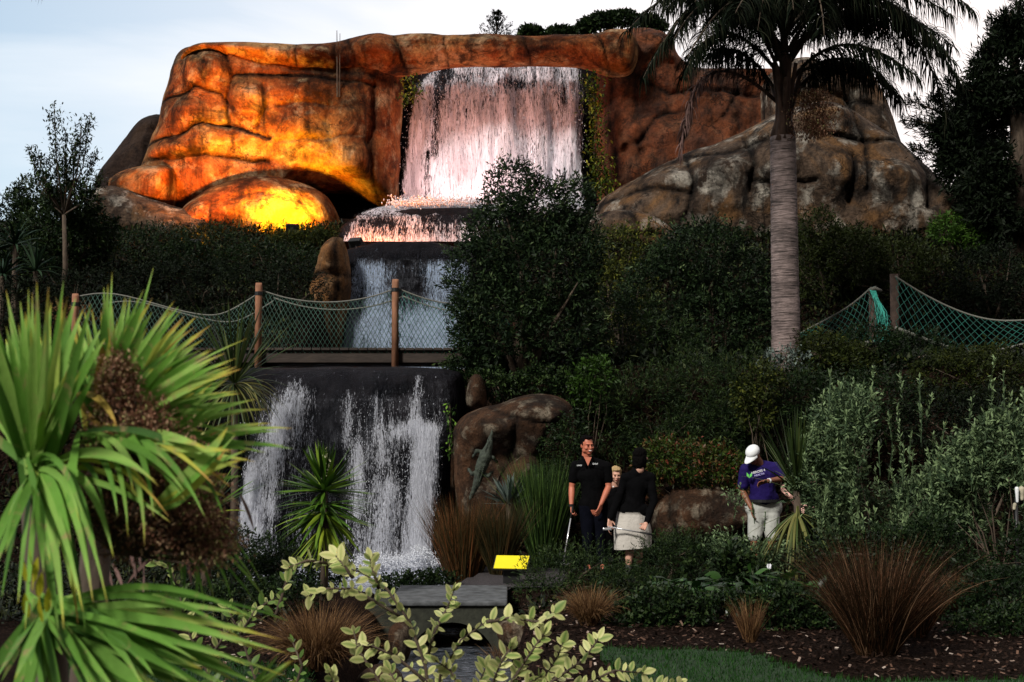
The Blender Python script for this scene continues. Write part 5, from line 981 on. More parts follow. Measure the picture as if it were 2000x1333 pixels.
for (a, dY) in ((0, 0), (1, 1.38)):
    for top, bot, nc, mt in (([(150, 580), (215, 566), (330, 603), (400, 618), (440, 616), (507, 572)], [(150, 690), (507, 690)], 40, NETB), ([(507, 566), (560, 585), (640, 594), (720, 584), (773, 564)], [(507, 690), (773, 690)], 30, NETB), ([(773, 562), (830, 586), (890, 597), (950, 592), (1008, 575)], [(773, 690), (1008, 690)], 26, NETG)):
        T_, B_ = sag(top, BY), sag(bot, BY); T_ = [p + Vector((0, dY, 0)) for p in T_]; B_ = [p + Vector((0, dY, 0)) for p in B_]
        if a == 0:
            netmesh(T_, B_, nc, 14, .0048, mt, 'net', br); m = MB(); m.tube(T_, .013, 6); m.build('rope', ROPE, br, True)
        else: m = MB(); m.tube(T_, .013, 6); m.build('rope', ROPE, br, True)
b2 = empty('net_bridge', P(1745, 655, 25), 'green rope netting slung from two short posts on the right bank', 'bridge')
NY = 24.6
for a, tp, bt, rr in ((1706, 566, 690, .085), (1746, 536, 690, .075)):
    q = P(a, tp, NY); z0 = gz(q.x, NY); m = MB(); m.tube([(q.x, NY, z0 - .1), (q.x, NY, q.z)], rr, 12); po = m.build('post', simple('old_post', (.07, .045, .035), .85, var=.4, scale=8, bump=.01), b2, True)
q = P(1708, 566, NY - .1); m = MB(); m.tube([q + Vector((-.1, 0, -.02)), q + Vector((0, -.04, .02)), q + Vector((.1, 0, -.02)), q + Vector((.06, .05, -.05))], .035, 8); m.build('rope_knot', ROPE, b2, True)
for top, bot, nc, nr in (([(1560, 652), (1620, 622), (1665, 596), (1702, 562)], [(1560, 668), (1650, 672), (1712, 668)], 12, 9), ([(1706, 560), (1716, 590), (1726, 612), (1738, 620)], [(1706, 668), (1720, 668), (1738, 668)], 5, 9),
                        ([(1748, 540), (1790, 568), (1850, 600), (1910, 622), (1960, 629), (2030, 624)], [(1748, 640), (1820, 668), (1880, 688), (1930, 692), (2030, 664)], 18, 9)):
    T_, B_ = sag(top, NY - .1), sag(bot, NY - .1); netmesh(T_, B_, nc, nr, .006, NETG, 'net', b2); m = MB(); m.tube(T_, .018, 6); m.tube(B_, .03, 6); m.build('rope', ROPE if nc > 6 else NETG, b2, True)
m = MB()
for k in range(26): m.tube([P(1704 + rng.normal() * 3, 566, NY - .14), P(1712 + k * .5 + rng.normal() * 3, 610, NY - .16), P(1716 + k * .8, 664, NY - .12)], .006, 4)
m.build('gathered_net', simple('bright_net', (.08, .48, .40), .5, var=.3, scale=20), b2)
# footbridge over the stream
fb = empty('footbridge', (-.64, 15.7, 0), 'low concrete footbridge with a dark arched opening over the stream', 'bridge')
pr = [(-1.5, -.75), (-1.12, -.75)] + [(-.62 + .46 * math.cos(a), -.62 + .44 * math.sin(a)) for a in np.linspace(math.pi, 0, 17)] + [(-.14, -.75), (-.06, -.75), (-.06, -.012), (-1.5, -.012)]
m = MB(); n = len(pr); V = [(x, y, z) for y in (14.95, 16.5) for x, z in pr]; m.add(V, [tuple(range(n)), tuple(range(n, 2 * n))[::-1]] + [(i, i + n, (i + 1) % n + n, (i + 1) % n) for i in range(n)])
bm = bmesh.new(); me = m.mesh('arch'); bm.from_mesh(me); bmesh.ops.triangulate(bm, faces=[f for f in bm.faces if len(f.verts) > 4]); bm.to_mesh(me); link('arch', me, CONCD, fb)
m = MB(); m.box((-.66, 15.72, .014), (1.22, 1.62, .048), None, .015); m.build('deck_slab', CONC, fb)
PATHM, t, b, o = newmat('gravel_path'); n1 = noise(t, 55, 5, .8); t.links.new(rampn(t, n1.outputs['Fac'], [(.35, (.012, .010, .011)), (.6, (.055, .045, .048)), (.75, (.20, .17, .18))]).outputs[0], b.inputs['Base Color']); b.inputs['Roughness'].default_value = .95; bumpn(t, b, n1.outputs['Fac'], 1, .015)
X, Y = np.meshgrid(np.linspace(-.75, .55, 20), np.linspace(16.45, 18.9, 30)); X = X + .12 * (Y - 16.5); V = np.stack([X, Y, np.maximum(groundz(X, Y), -.05) + .02], -1).reshape(-1, 3); ids = np.arange(600).reshape(30, 20)
tag(npmesh('path', V, np.stack([ids[:-1, :-1], ids[:-1, 1:], ids[1:, 1:], ids[1:, :-1]], -1).reshape(-1, 4), PATHM, smooth=True), 'grey gravel path behind the footbridge', kind='structure')
# yellow sign
c = P(999, 1100, 16.9); sg = empty('sign', (c.x, 16.9, gz(c.x, 16.9)), 'blank bright yellow tilted plate on a low black stand beside the path', 'sign')
TL, TR, BR, BL = P(970, 1086, 17.05), P(1034, 1087, 17.05), P(1028, 1112.5, 16.85), P(964, 1111, 16.85); nn = (TR - TL).cross(TL - BL).normalized(); nn = nn if nn.z > 0 else -nn
def slab(m, q, up, th): m.add([p + up for p in q] + [p + up - nn * th for p in q], [(0, 1, 2, 3)[::-1], (4, 5, 6, 7), (0, 1, 5, 4), (1, 2, 6, 5), (2, 3, 7, 6), (3, 0, 4, 7)])
m = MB(); slab(m, [TL, TR, BR, BL], nn * .008, .008); m.build('plate', YEL, sg)
cc_ = (TL + TR + BR + BL) / 4; m = MB(); slab(m, [cc_ + (p - cc_) * 1.06 for p in (TL, TR, BR, BL)], nn * -.001, .018); m.build('backing', BLACKM, sg)
m = MB(); m.box((cc_.x, cc_.y + .03, (cc_.z + sg.location.z) / 2 - .03), (.20, .08, cc_.z - sg.location.z), None, .01); m.build('post', BLACKM, sg)
# crocodile
CR = simple('statue_skin', (.035, .045, .032), .7, var=.5, scale=25, bump=.02)
cy = 19.62; c0 = P(935, 935, cy); cr = empty('crocodile_statue', c0, 'dark green crocodile statue climbing up the brown boulder', 'statue'); m = MB()
def cp(a, b_, d=0): return P(a, b_, cy + d)
m.cap(cp(961, 842), cp(958, 856), .012, .026); m.cap(cp(958, 856), cp(955, 872, -.02), .032, .05); m.cap(cp(955, 872, -.02), cp(948, 892, -.03), .052, .085); m.cap(cp(948, 892, -.03), cp(939, 916, -.02), .088, .082); m.cap(cp(939, 916, -.02), cp(931, 945), .078, .05); m.cap(cp(931, 945), cp(918, 975, .05), .05, .02)
for (a, b_, c1, d1, e1, f1) in ((944, 884, 931, 880, 926, 890), (953, 890, 963, 894, 969, 902), (934, 922, 922, 926, 917, 918), (942, 926, 954, 930, 960, 923)):
    m.cap(cp(a, b_), cp(c1, d1, -.03), .034, .026); m.cap(cp(c1, d1, -.03), cp(e1, f1, .04), .024, .018)
    for k in (-4, 0, 4): m.cap(cp(e1, f1, .04), cp(e1 + (4 if e1 > 940 else -4), f1 + k, .05), .010, .006)
m.remesh('body', CR, cr, .008, 3, .012, 26)
m = MB()
for k in range(22):
    t_ = k / 21; q = cp(957, 862, -.05).lerp(cp(934, 940, -.09), t_)
    for sx_ in (-1, 1): m.add([q + Vector((sx_ * .022 - .012, -.02, 0)), q + Vector((sx_ * .022 + .012, -.02, 0)), q + Vector((sx_ * .022, -.05, -.004)), q + Vector((sx_ * .022, -.02, .02))], [(0, 1, 2), (1, 3, 2), (3, 0, 2), (0, 3, 1)])
m.build('scutes', CR, cr)
for sx_ in (-1, 1):
    m = MB(); m.ell(cp(957 + sx_ * 2.6, 858, -.03), (.011, .011, .011)); m.build('eye', BLACKM, cr, True)
# ================================================================ people
SKIN = lambda nme, c: simple(nme, c, .5, var=.12, scale=12, spec=.35)
SK1 = SKIN('tanned_skin', (.50, .16, .095)); SK2 = SKIN('light_skin', (.62, .34, .25)); SK3 = SKIN('brown_skin', (.22, .085, .045)); SK4 = SKIN('pale_skin', (.85, .50, .42))
HAIRD = simple('dark_hair', (.003, .0025, .0025), .9, var=.4, scale=60, bump=.004, spec=.04); HAIRB = simple('blond_hair', (.38, .26, .12), .6, var=.3, scale=60, bump=.004)
BLK = simple('black_cloth', (.003, .003, .0035), .95, var=.3, scale=10, bump=.008, spec=.04); NAVY = simple('navy_cloth', (.003, .0035, .007), .95, var=.3, scale=10, bump=.008, spec=.04)
SKIRT = simple('pale_cloth', (.50, .47, .43), .85, var=.12, scale=5, bump=.02, spec=.15); PURP = simple('purple_cloth', (.012, .006, .075), .8, var=.25, scale=6, bump=.015, spec=.15)
WHC = simple('white_cloth', (.78, .80, .82), .75, var=.06, scale=6, bump=.008); SHOEM = simple('shoe_leather', (.03, .03, .03), .5)
TEETH = simple('teeth', (.75, .7, .65), .3, var=.02); EYEM = simple('eye_dark', (.02, .012, .01), .2, var=.1); LIPS = simple('lips', (.35, .09, .07), .5, var=.1)
STEEL = simple('steel', (.75, .75, .77), .25, 0.7, var=.05); GRIP = simple('rubber_grip', (.01, .01, .01), .7)
def rotm(yaw, pitch=0, roll=0): return (Matrix.Rotation(yaw, 4, 'Z') @ Matrix.Rotation(pitch, 4, 'X') @ Matrix.Rotation(roll, 4, 'Y'))
def headparts(m, c, R, s=1.0):
    c = Vector(c); T_ = lambda x, y, z: c + (R @ Vector((x * s, y * s, z * s)))
    def E(x, y, z, a, b_, d): m.ell(T_(x, y, z), (a * s, b_ * s, d * s), R)
    E(0, -.012, .035, .074, .094, .086); E(0, .03, -.04, .056, .062, .06); E(0, .058, -.082, .030, .028, .024); E(0, .0, -.02, .068, .08, .07)
    m.cap(T_(0, .086, .018), T_(0, .108, -.018), .010 * s, .015 * s); E(0, .078, .032, .050, .016, .012)
    for q in (-1, 1):
        E(q * .038, .062, -.018, .026, .026, .024); E(q * .076, -.008, .0, .010, .020, .031); E(q * .05, .01, -.055, .022, .035, .03)
    E(0, .085, -.052, .024, .014, .010); m.cap(T_(0, -.02, -.06), T_(0, -.03, -.17), .056 * s, .062 * s)
def facekids(c, R, par, s=1.0, smile=True, hair=None, hairmat=None, eyes=True):
    c = Vector(c); T_ = lambda x, y, z: c + (R @ Vector((x * s, y * s, z * s)))
    if eyes:
        for q in (-1, 1):
            m = MB(); m.ell(T_(q * .031, .0855, .010), (.010 * s, .006 * s, .005 * s), R); m.build('eye', EYEM, par, True)
            m = MB(); m.cap(T_(q * .016, .094, .030), T_(q * .048, .082, .031), .0035 * s, .003 * s); m.build('eyebrow', hairmat or HAIRD, par, True)
        if smile:
            m = MB(); m.ell(T_(0, .093, -.050), (.026 * s, .010 * s, .008 * s), R); m.build('teeth', TEETH, par, True)
            m = MB(); m.cap(T_(-.026, .090, -.046), T_(0, .100, -.059), .004, .005); m.cap(T_(0, .100, -.059), T_(.026, .090, -.046), .005, .004); m.build('mouth', LIPS, par, True)
        else:
            m = MB(); m.ell(T_(0, .097, -.052), (.022 * s, .006 * s, .006 * s), R); m.build('mouth', LIPS, par, True)
    if hair:
        m = MB()
        for (x, y, z, a, b_, d) in hair: m.ell(T_(x, y, z), (a * s, b_ * s, d * s), R)
        m.remesh('hair', hairmat, par, .006, 2, .012, 45)
def hand(m, w, d, pn, side=1, curl=.5, s=1.0, thumb=.6):
    """palm and five fingers: w wrist, d direction, pn palm normal (fingers curl towards it)"""
    w = Vector(w); d = Vector(d).normalized(); pn = Vector(pn); pn = (pn - d * pn.dot(d)).normalized(); sd = d.cross(pn) * side
    for q in (-1.5, -.5, .5, 1.5): m.cap(w + sd * (q * .010 * s), w + d * .085 * s + sd * (q * .0205 * s), .015 * s, .0105 * s, 8)
    for i, (q, L_) in enumerate(((-1.5, .82), (-.5, 1.0), (.5, .95), (1.5, .75))):
        p = w + d * (.088 * s) + sd * (q * .0215 * s); dd = (d + sd * q * .05).normalized(); a = 0
        for k, (l, r) in enumerate(((.042, .0092), (.027, .0085), (.021, .0075))):
            a += curl * (.8 + .15 * i) * (.9 if k else .6); q2 = dd * math.cos(a) + pn * math.sin(a); e = p + q2 * l * L_ * s; m.cap(p, e, r * s, r * .93 * s, 8); p = e
    p = w + d * .022 * s - sd * .026 * s; t1 = (d * .7 - sd * .75 + pn * thumb * .6).normalized(); e = p + t1 * .042 * s; m.cap(p, e, .013 * s, .011 * s, 8); t2 = (d * .95 - sd * .15 + pn * thumb).normalized(); m.cap(e, e + t2 * .033 * s, .0105 * s, .009 * s, 8)
def limb(m, pts, rs):
    for i in range(len(pts) - 1): m.cap(pts[i], pts[i + 1], rs[i], rs[i + 1])
def muscle(m, a, b_, r0, rm, r1): a, b_ = Vector(a), Vector(b_); c = a.lerp(b_, .35); limb(m, [a, c, b_], [r0, rm, r1])
def J(Y): return lambda a, b_, d=0.0: P(a, b_, Y + d)
def text(body, size, loc, rx, mat, parent, name='lettering', ext=.0015, shear=0):
    cu = bpy.data.curves.new(name, 'FONT'); cu.body = body; cu.size = size; cu.extrude = ext; cu.align_x = 'CENTER'; cu.align_y = 'CENTER'; cu.offset = size * .02
    o_ = bpy.data.objects.new(name, cu); COL.objects.link(o_); dg = bpy.context.evaluated_depsgraph_get(); me = bpy.data.meshes.new_from_object(o_.evaluated_get(dg)); bpy.data.objects.remove(o_)
    me.transform(Matrix.Translation(loc) @ rx); me.materials.clear(); return link(name, me, mat, parent)
def shoe(par, ank, toe, mat=None):
    m = MB(); a, t_ = Vector(ank), Vector(toe); f = (t_ - a); f.z = 0; f.normalize(); z = t_.z + .035; h = Vector((a.x, a.y, z)) - f * .045
    m.cap(h, h + f * .12, .04, .043); m.cap(h + f * .12, h + f * .22 - Vector((0, 0, .008)), .043, .030); m.cap(h + f * .03, a, .04, .042); m.remesh('shoe', mat or SHOEM, par, .01, 2)
# ---- smiling man in a black polo shirt, holding a putter
q = J(18.5); g0 = gz(q(1158, 1100).x, 18.5); r = empty('person', (q(1158, 1100).x, 18.5, g0), 'smiling dark haired man in black polo shirt holding a putter', 'person')
Rh = rotm(math.radians(180 + 22), math.radians(-8), math.radians(4)); hc = q(1147, 871)
shL, shR = q(1124, 912), q(1184, 912); elL, elR = q(1117, 952, .02), q(1189, 951, -.02); wrL, wrR = q(1116, 988, -.06), q(1174, 985, -.14)
hipL, hipR = q(1146, 990), q(1172, 990); knL, knR = q(1148, 1048, -.03), q(1172, 1046, .02); fz = g0 + .09; anL, anR = Vector((knL.x + .01, 18.52, fz)), Vector((knR.x + .03, 18.55, fz))
body = MB(); headparts(body, hc, Rh, 1.02); fl_ = (0, 1, 0)
def torso(m, sL, sR, hL, hR, g=0.0, belly=.13, chest=.15):
    c1 = (Vector(sL) + Vector(sR)) / 2; c2 = (Vector(hL) + Vector(hR)) / 2; m.cap(sL, sR, .062 + g, .062 + g); a = c1.lerp(c2, .22); b_ = c1.lerp(c2, .62)
    w = (Vector(sR) - Vector(sL)); m.cap(a - w * .16, a + w * .16, chest - .03 + g, chest - .03 + g, 16, (0, 1, 0), .85); m.cap(a, b_, chest + g, belly + g, 16, (0, 1, 0), .78); m.cap(b_, c2, belly + g, belly + .01 + g, 16, (0, 1, 0), .78); m.cap(hL, hR, .095 + g, .095 + g)
    m.cap(Vector(sL), c1 + Vector((0, 0, .07)), .055 + g, .05 + g); m.cap(Vector(sR), c1 + Vector((0, 0, .07)), .055 + g, .05 + g)
torso(body, shL, shR, hipL, hipR)
for s_, e_, w_ in ((shL, elL, wrL), (shR, elR, wrR)): muscle(body, s_, e_, .058, .052, .040); muscle(body, e_, w_, .041, .042, .027)
hand(body, wrL, (.02, -.12, -1), (1, -.2, 0), 1, .95); hand(body, wrR, (-.35, -.35, -1), (-.6, .5, 0), -1, .45)
for h_, k_, a_ in ((hipL, knL, anL), (hipR, knR, anR)): muscle(body, h_, k_, .085, .085, .058); muscle(body, k_, a_, .056, .058, .036); body.cap(a_, a_ + Vector((0, -.14, -.05)), .035, .03)
body.remesh('body', SK1, r, .006, 5)
facekids(hc, Rh, r, 1.02, True, [(0, -.028, .062, .080, .088, .070), (0, -.065, .02, .072, .055, .075), (.068, -.02, .03, .014, .04, .035), (-.068, -.02, .03, .014, .04, .035), (0, .035, .108, .058, .045, .020)], HAIRD)
sh = MB(); torso(sh, shL, shR, hipL + Vector((0, 0, .03)), hipR + Vector((0, 0, .03)), .014)
for s_, e_ in ((shL, elL), (shR, elR)): sh.cap(s_, s_.lerp(e_, .62), .074, .068)
sh.remesh('polo_shirt', BLK, r, .009, 3, .012, 7)
m = MB(); cn = hc + Vector((0, -.01, -.155))
for q_ in (-1, 1): m.add([cn + Vector((q_ * .075, .0, .035)), cn + Vector((q_ * .078, -.06, -.01)), cn + Vector((q_ * .02, -.135, -.10)), cn + Vector((q_ * .052, -.085, .02)), cn + Vector((q_ * .09, -.03, -.015)), cn + Vector((q_ * .055, -.14, -.09))], [(0, 3, 1), (3, 2, 5), (1, 3, 5), (0, 1, 4)])
m.build('collar', BLK, r)
m = MB(); vn = cn + Vector((.0, -.146, -.045)); m.add([vn + Vector((-.048, .02, .055)), vn + Vector((.048, .02, .055)), vn + Vector((0, -.006, -.055)), vn + Vector((-.048, .05, .055)), vn + Vector((.048, .05, .055)), vn + Vector((0, .03, -.055))], [(0, 2, 1), (3, 4, 5), (0, 1, 4, 3), (1, 2, 5, 4), (2, 0, 3, 5)]); m.build('open_neck', SK1, r)
tr = MB(); tr.cap(hipL, hipR, .108, .108)
for h_, k_, a_ in ((hipL, knL, anL), (hipR, knR, anR)): tr.cap(h_, k_, .105, .078); tr.cap(k_, a_ + Vector((0, 0, -.02)), .078, .066)
tr.remesh('trousers', NAVY, r, .01, 3, .015, 6); shoe(r, anL, anL + Vector((-.03, -.2, -.08))); shoe(r, anR, anR + Vector((.03, -.2, -.08)))
m = MB(); m.tube([wrL + Vector((0, 0, .02)), wrL + Vector((0, 0, -.012))], .036, 14); m.build('watch', BLACKM, r)
RT = Matrix.Rotation(math.pi / 2, 4, 'X'); text('LINKS', .024, q(1131.5, 909.5, -.152), RT, WHC, r); text('GOLF', .027, q(1162.5, 906.5, -.158), RT, WHC, r)
def putter(label, grip, headp, blade=True, gl=.26):
    grip, headp = Vector(grip), Vector(headp); o_ = empty('putter', headp, label, 'golf club'); d = (headp - grip).normalized()
    m = MB(); m.tube([grip + d * gl, headp], .0095, 8); m.build('shaft', STEEL, o_, True); m = MB(); m.tube([grip - d * .02, grip + d * gl], [.015, .011], 10); m.build('grip', GRIP, o_, True)
    s = d.cross(Vector((0, 1, 0))).normalized(); m = MB(); m.box(headp + s * .03, (.11, .025, .03), None, .006); m.build('putter_head', STEEL, o_)
hl = wrL + Vector((.012, -.03, -.10)); putter('steel putter held upright by the smiling man in the black polo', hl + Vector((0, 0, .07)), P(1100, 1101, 18.3), gl=.13)
# ---- woman seen from behind, pale skirt
q = J(18.2); g0 = gz(q(1240, 1090).x, 18.2); r = empty('person', (q(1240, 1090).x, 18.2, g0), 'woman in black jacket and pale skirt seen from behind holding a putter', 'person')
Rh = rotm(math.radians(-38), math.radians(-4)); hc = q(1252, 893); shL, shR = q(1222, 934), q(1270, 934); elL, elR = q(1207, 978, -.02), q(1277, 980, -.05); wrL, wrR = q(1191, 1014, -.12), q(1262, 1023, -.20)
hipL, hipR = q(1222, 1022), q(1250, 1022); knL, knR = q(1230, 1068, .02), q(1246, 1066, .12); anL, anR = Vector((knL.x - .02, 18.2, g0 + .09)), Vector((knR.x + .02, 18.38, g0 + .09))
body = MB(); headparts(body, hc, Rh, .96); torso(body, shL, shR, hipL, hipR, -.01, .105, .125)
for s_, e_, w_ in ((shL, elL, wrL), (shR, elR, wrR)): muscle(body, s_, e_, .048, .044, .034); muscle(body, e_, w_, .035, .035, .023)
hand(body, wrL, (-.02, -.2, -1), (.5, -.9, 0), 1, .8, .95); hand(body, wrR, (-.45, -.4, -.6), (0, -.9, .35), -1, 1.0, .95)
for h_, k_, a_ in ((hipL, knL, anL), (hipR, knR, anR)): muscle(body, h_, k_, .085, .08, .054); muscle(body, k_, a_, .052, .058, .033); body.cap(a_, a_ + Vector((0, .14, -.05)), .033, .028)
body.remesh('body', SK2, r, .006, 5); facekids(hc, Rh, r, .96, False, [(0, -.03, .04, .092, .10, .088), (0, -.06, -.06, .092, .07, .11), (.066, -.03, -.04, .03, .065, .10), (-.066, -.03, -.04, .03, .065, .10)], HAIRD)
sh = MB(); torso(sh, shL, shR, q(1224, 998), q(1252, 998), .010, .115, .13)
for s_, e_, w_ in ((shL, elL, wrL), (shR, elR, wrR)): sh.cap(s_, e_, .062, .052); sh.cap(e_, e_.lerp(w_, .9), .052, .042)
sh.cap(q(1243, 925), hc + Vector((0, .0, -.10)), .08, .066); sh.remesh('jacket', BLK, r, .009, 3, .014, 7)
m = MB(); t0, t1 = q(1235, 1000, .02), q(1236, 1071, .02); ring = []
for i in range(12):
    t_ = i / 11; c = t0.lerp(t1, t_); ra = .185 + .05 * min(1, t_ * 2) ; 
    for k in range(40):
        a = 2 * math.pi * k / 40; rr_ = ra * (1 + .035 * math.sin(5 * a + 1) * t_ + .02 * math.sin(9 * a)); ring.append((c.x + rr_ * math.cos(a), c.y + rr_ * .72 * math.sin(a), c.z + (.02 * math.cos(a) if i == 11 else 0)))
m.add(ring, [(i * 40 + k, i * 40 + (k + 1) % 40, (i + 1) * 40 + (k + 1) % 40, (i + 1) * 40 + k) for i in range(11) for k in range(40)] + [tuple(range(40))]); sk = m.build('skirt', SKIRT, r, True)
shoe(r, anL, anL + Vector((-.03, .2, -.08))); shoe(r, anR, anR + Vector((.03, .2, -.08)))
putter('steel putter held level behind the back of the woman in the pale skirt', P(1272, 1044, 17.95), P(1187, 1029, 18.02), gl=.14)
# ---- fair haired child between them
q = J(19.5); g0 = gz(q(1203, 1090).x, 19.5); r = empty('person', (q(1203, 1090).x, 19.5, g0), 'fair haired child in black standing between the smiling man and the woman', 'person')
Rh = rotm(math.radians(180 + 5), math.radians(-14)); hc = q(1203, 928); s = 1.0; body = MB(); headparts(body, hc, Rh, .92); shL, shR = q(1185, 968), q(1222, 968); hipL, hipR = q(1193, 1030), q(1214, 1030)
torso(body, shL, shR, hipL, hipR, -.02, .11, .12); elL, elR, wrL, wrR = q(1180, 1000), q(1228, 1000), q(1188, 1028, -.08), q(1222, 1028, -.08)
for s_, e_, w_ in ((shL, elL, wrL), (shR, elR, wrR)): muscle(body, s_, e_, .04, .038, .03); muscle(body, e_, w_, .03, .03, .02)
hand(body, wrL, (.1, -.3, -1), (1, -.2, 0), 1, .5, .8); hand(body, wrR, (-.1, -.3, -1), (-1, -.2, 0), -1, .5, .8); kn = [q(1194, 1072), q(1213, 1072)]; an = [Vector((k_.x, 19.5, g0 + .08)) for k_ in kn]
for h_, k_, a_ in zip((hipL, hipR), kn, an): muscle(body, h_, k_, .07, .066, .045); muscle(body, k_, a_, .045, .046, .03); body.cap(a_, a_ + Vector((0, -.11, -.045)), .03, .025)
body.remesh('body', SK2, r, .007, 4); facekids(hc, Rh, r, .92, False, [(0, -.025, .055, .084, .092, .075), (0, -.06, .0, .078, .055, .085), (.066, -.01, .01, .018, .05, .06), (-.066, -.01, .01, .018, .05, .06), (0, .05, .09, .06, .04, .025)], HAIRB)
sh = MB(); torso(sh, shL, shR, hipL, hipR, .0, .115, .125)
for s_, e_, w_ in ((shL, elL, wrL), (shR, elR, wrR)): sh.cap(s_, e_, .052, .044); sh.cap(e_, e_.lerp(w_, .9), .044, .036)
sh.remesh('jumper', BLK, r, .01, 3, .012, 7); tr = MB(); tr.cap(hipL, hipR, .09, .09)
for h_, k_, a_ in zip((hipL, hipR), kn, an): tr.cap(h_, k_, .085, .066); tr.cap(k_, a_, .066, .055); shoe(r, a_, a_ + Vector((0, -.2, -.07)))
tr.remesh('trousers', BLK, r, .01, 3); m = MB(); m.ell(q(1198, 951, -.12), (.012, .006, .01)); m.build('badge', WHC, r, True)
# ---- man in a purple T-shirt and white cap, looking down
q = J(19.0); g0 = gz(q(1490, 1090).x, 19.0); r = empty('person', (q(1490, 1090).x, 19.0, g0), 'man in purple T-shirt, white cap and pale shorts looking down at his hand', 'person')
Rh = rotm(math.radians(180 - 50), math.radians(-42), math.radians(-8)); hc = q(1472, 890, -.10); shL, shR = q(1456, 917), q(1513, 913); elL, elR = q(1450, 960, .03), q(1532, 935, -.03); wrL, wrR = q(1467, 992, -.10), q(1499, 940, -.30)
hipL, hipR = q(1477, 994, .05), q(1506, 994, .05); knL, knR = q(1474, 1055), q(1508, 1055); anL, anR = Vector((knL.x, 19.0, g0 + .09)), Vector((knR.x, 19.05, g0 + .09))
body = MB(); headparts(body, hc, Rh, 1.0); body.cap(hc, q(1484, 908), .055, .065); torso(body, shL, shR, hipL, hipR, -.03, .14, .15)
for s_, e_, w_ in ((shL, elL, wrL), (shR, elR, wrR)): muscle(body, s_, e_, .058, .052, .042); muscle(body, e_, w_, .042, .042, .028)
hand(body, wrL, (.1, -.1, -1), (1, -.2, 0), 1, .5); hand(body, wrR, (-1, -.15, -.25), (-.1, -.6, -.7), -1, .45)
for h_, k_, a_ in ((hipL, knL, anL), (hipR, knR, anR)): muscle(body, h_, k_, .085, .085, .058); muscle(body, k_, a_, .056, .058, .036); body.cap(a_, a_ + Vector((0, -.14, -.05)), .035, .03)
body.remesh('body', SK3, r, .006, 5); facekids(hc, Rh, r, 1.0, False, None)
sh = MB(); torso(sh, shL, shR, hipL + Vector((0, 0, .13)), hipR + Vector((0, 0, .13)), .010, .155, .165)
for s_, e_ in ((shL, elL), (shR, elR)): sh.cap(s_, s_.lerp(e_, .72), .078, .074)
sh.remesh('t_shirt', PURP, r, .009, 3, .022, 6)
T_ = lambda x, y, z: hc + (Rh @ Vector((x, y, z))); m = MB(); m.ell(T_(0, -.012, .062), (.092, .108, .078), Rh); cap_ = m.build('cap', WHC, r, True)
m = MB(); br_ = []; 
for i in range(6):
    for k in range(11):
        a = math.radians(20 + 140 * k / 10); rr_ = .080 + .115 * i / 5 * math.sin(a) ** .8; br_.append(T_(math.cos(a) * (.09 if i else .088), -.01 + math.sin(a) * (rr_ + .01), .055 - .012 * i * .4 - .02 * math.cos(a) ** 2)[:])
nb = len(br_); br_ += [(Vector(p) + (Rh @ Vector((0, 0, -.006))))[:] for p in br_]; F = []
for i in range(5):
    for k in range(10): a = i * 11 + k; F += [(a, a + 1, a + 12, a + 11), (a + nb, a + nb + 11, a + nb + 12, a + nb + 1)]
F += [(55 + k, 56 + k, 56 + k + nb, 55 + k + nb) for k in range(10)]; m.add(br_, F); m.build('peak', WHC, cap_, True)
tr = MB(); tr.cap(hipL + Vector((0, 0, .02)), hipR + Vector((0, 0, .02)), .15, .15, 16, (0, 1, 0), .85); tr.cap(hipL - Vector((-.03, 0, .08)), hipR - Vector((.03, 0, .08)), .12, .12)
for h_, k_ in ((hipL, knL), (hipR, knR)): tr.cap(h_, h_.lerp(k_, .85), .115, .10)
tr.remesh('shorts', simple('stone_cloth', (.42, .43, .40), .9, var=.15, scale=7, bump=.01, spec=.1), r, .01, 3, .02, 6); m = MB(); bc = (hipL + hipR) / 2 + Vector((0, 0, .09)); m.tube([bc, bc + Vector((0, 0, .035))], .215, 24); m.build('belt', BLACKM, r)
for a_ in (anL, anR): shoe(r, a_, a_ + Vector((0, -.2, -.08)))
m = MB(); wd = (wrR - elR).normalized(); m.tube([wrR - wd * .02, wrR - wd * .045], .034, 14); m.build('watch', WHC, r)
RT2 = Matrix.Rotation(math.radians(14), 4, 'Y').inverted() @ Matrix.Rotation(math.pi / 2, 4, 'X'); text('HEROES 4', .042, q(1481, 921.5, -.182), RT2, WHC, r); text('HEALTH', .036, q(1483, 927.5, -.186), RT2, simple('lilac_print', (.45, .42, .75), .7, var=.05), r)
LG = simple('lime_print', (.15, .65, .12), .6, var=.1); LG2 = simple('dark_green_print', (.01, .12, .02), .6, var=.1); lc = q(1463.5, 927.5, -.17); m = MB()
for q_ in (-1, 1): m.add([lc + Vector(v) for v in ((0, 0, -.045), (q_ * .035, -.002, -.015), (q_ * .034, -.002, .03), (q_ * .006, 0, .0))], [(0, 1, 2, 3)])
m.build('leaf_emblem', LG, r)
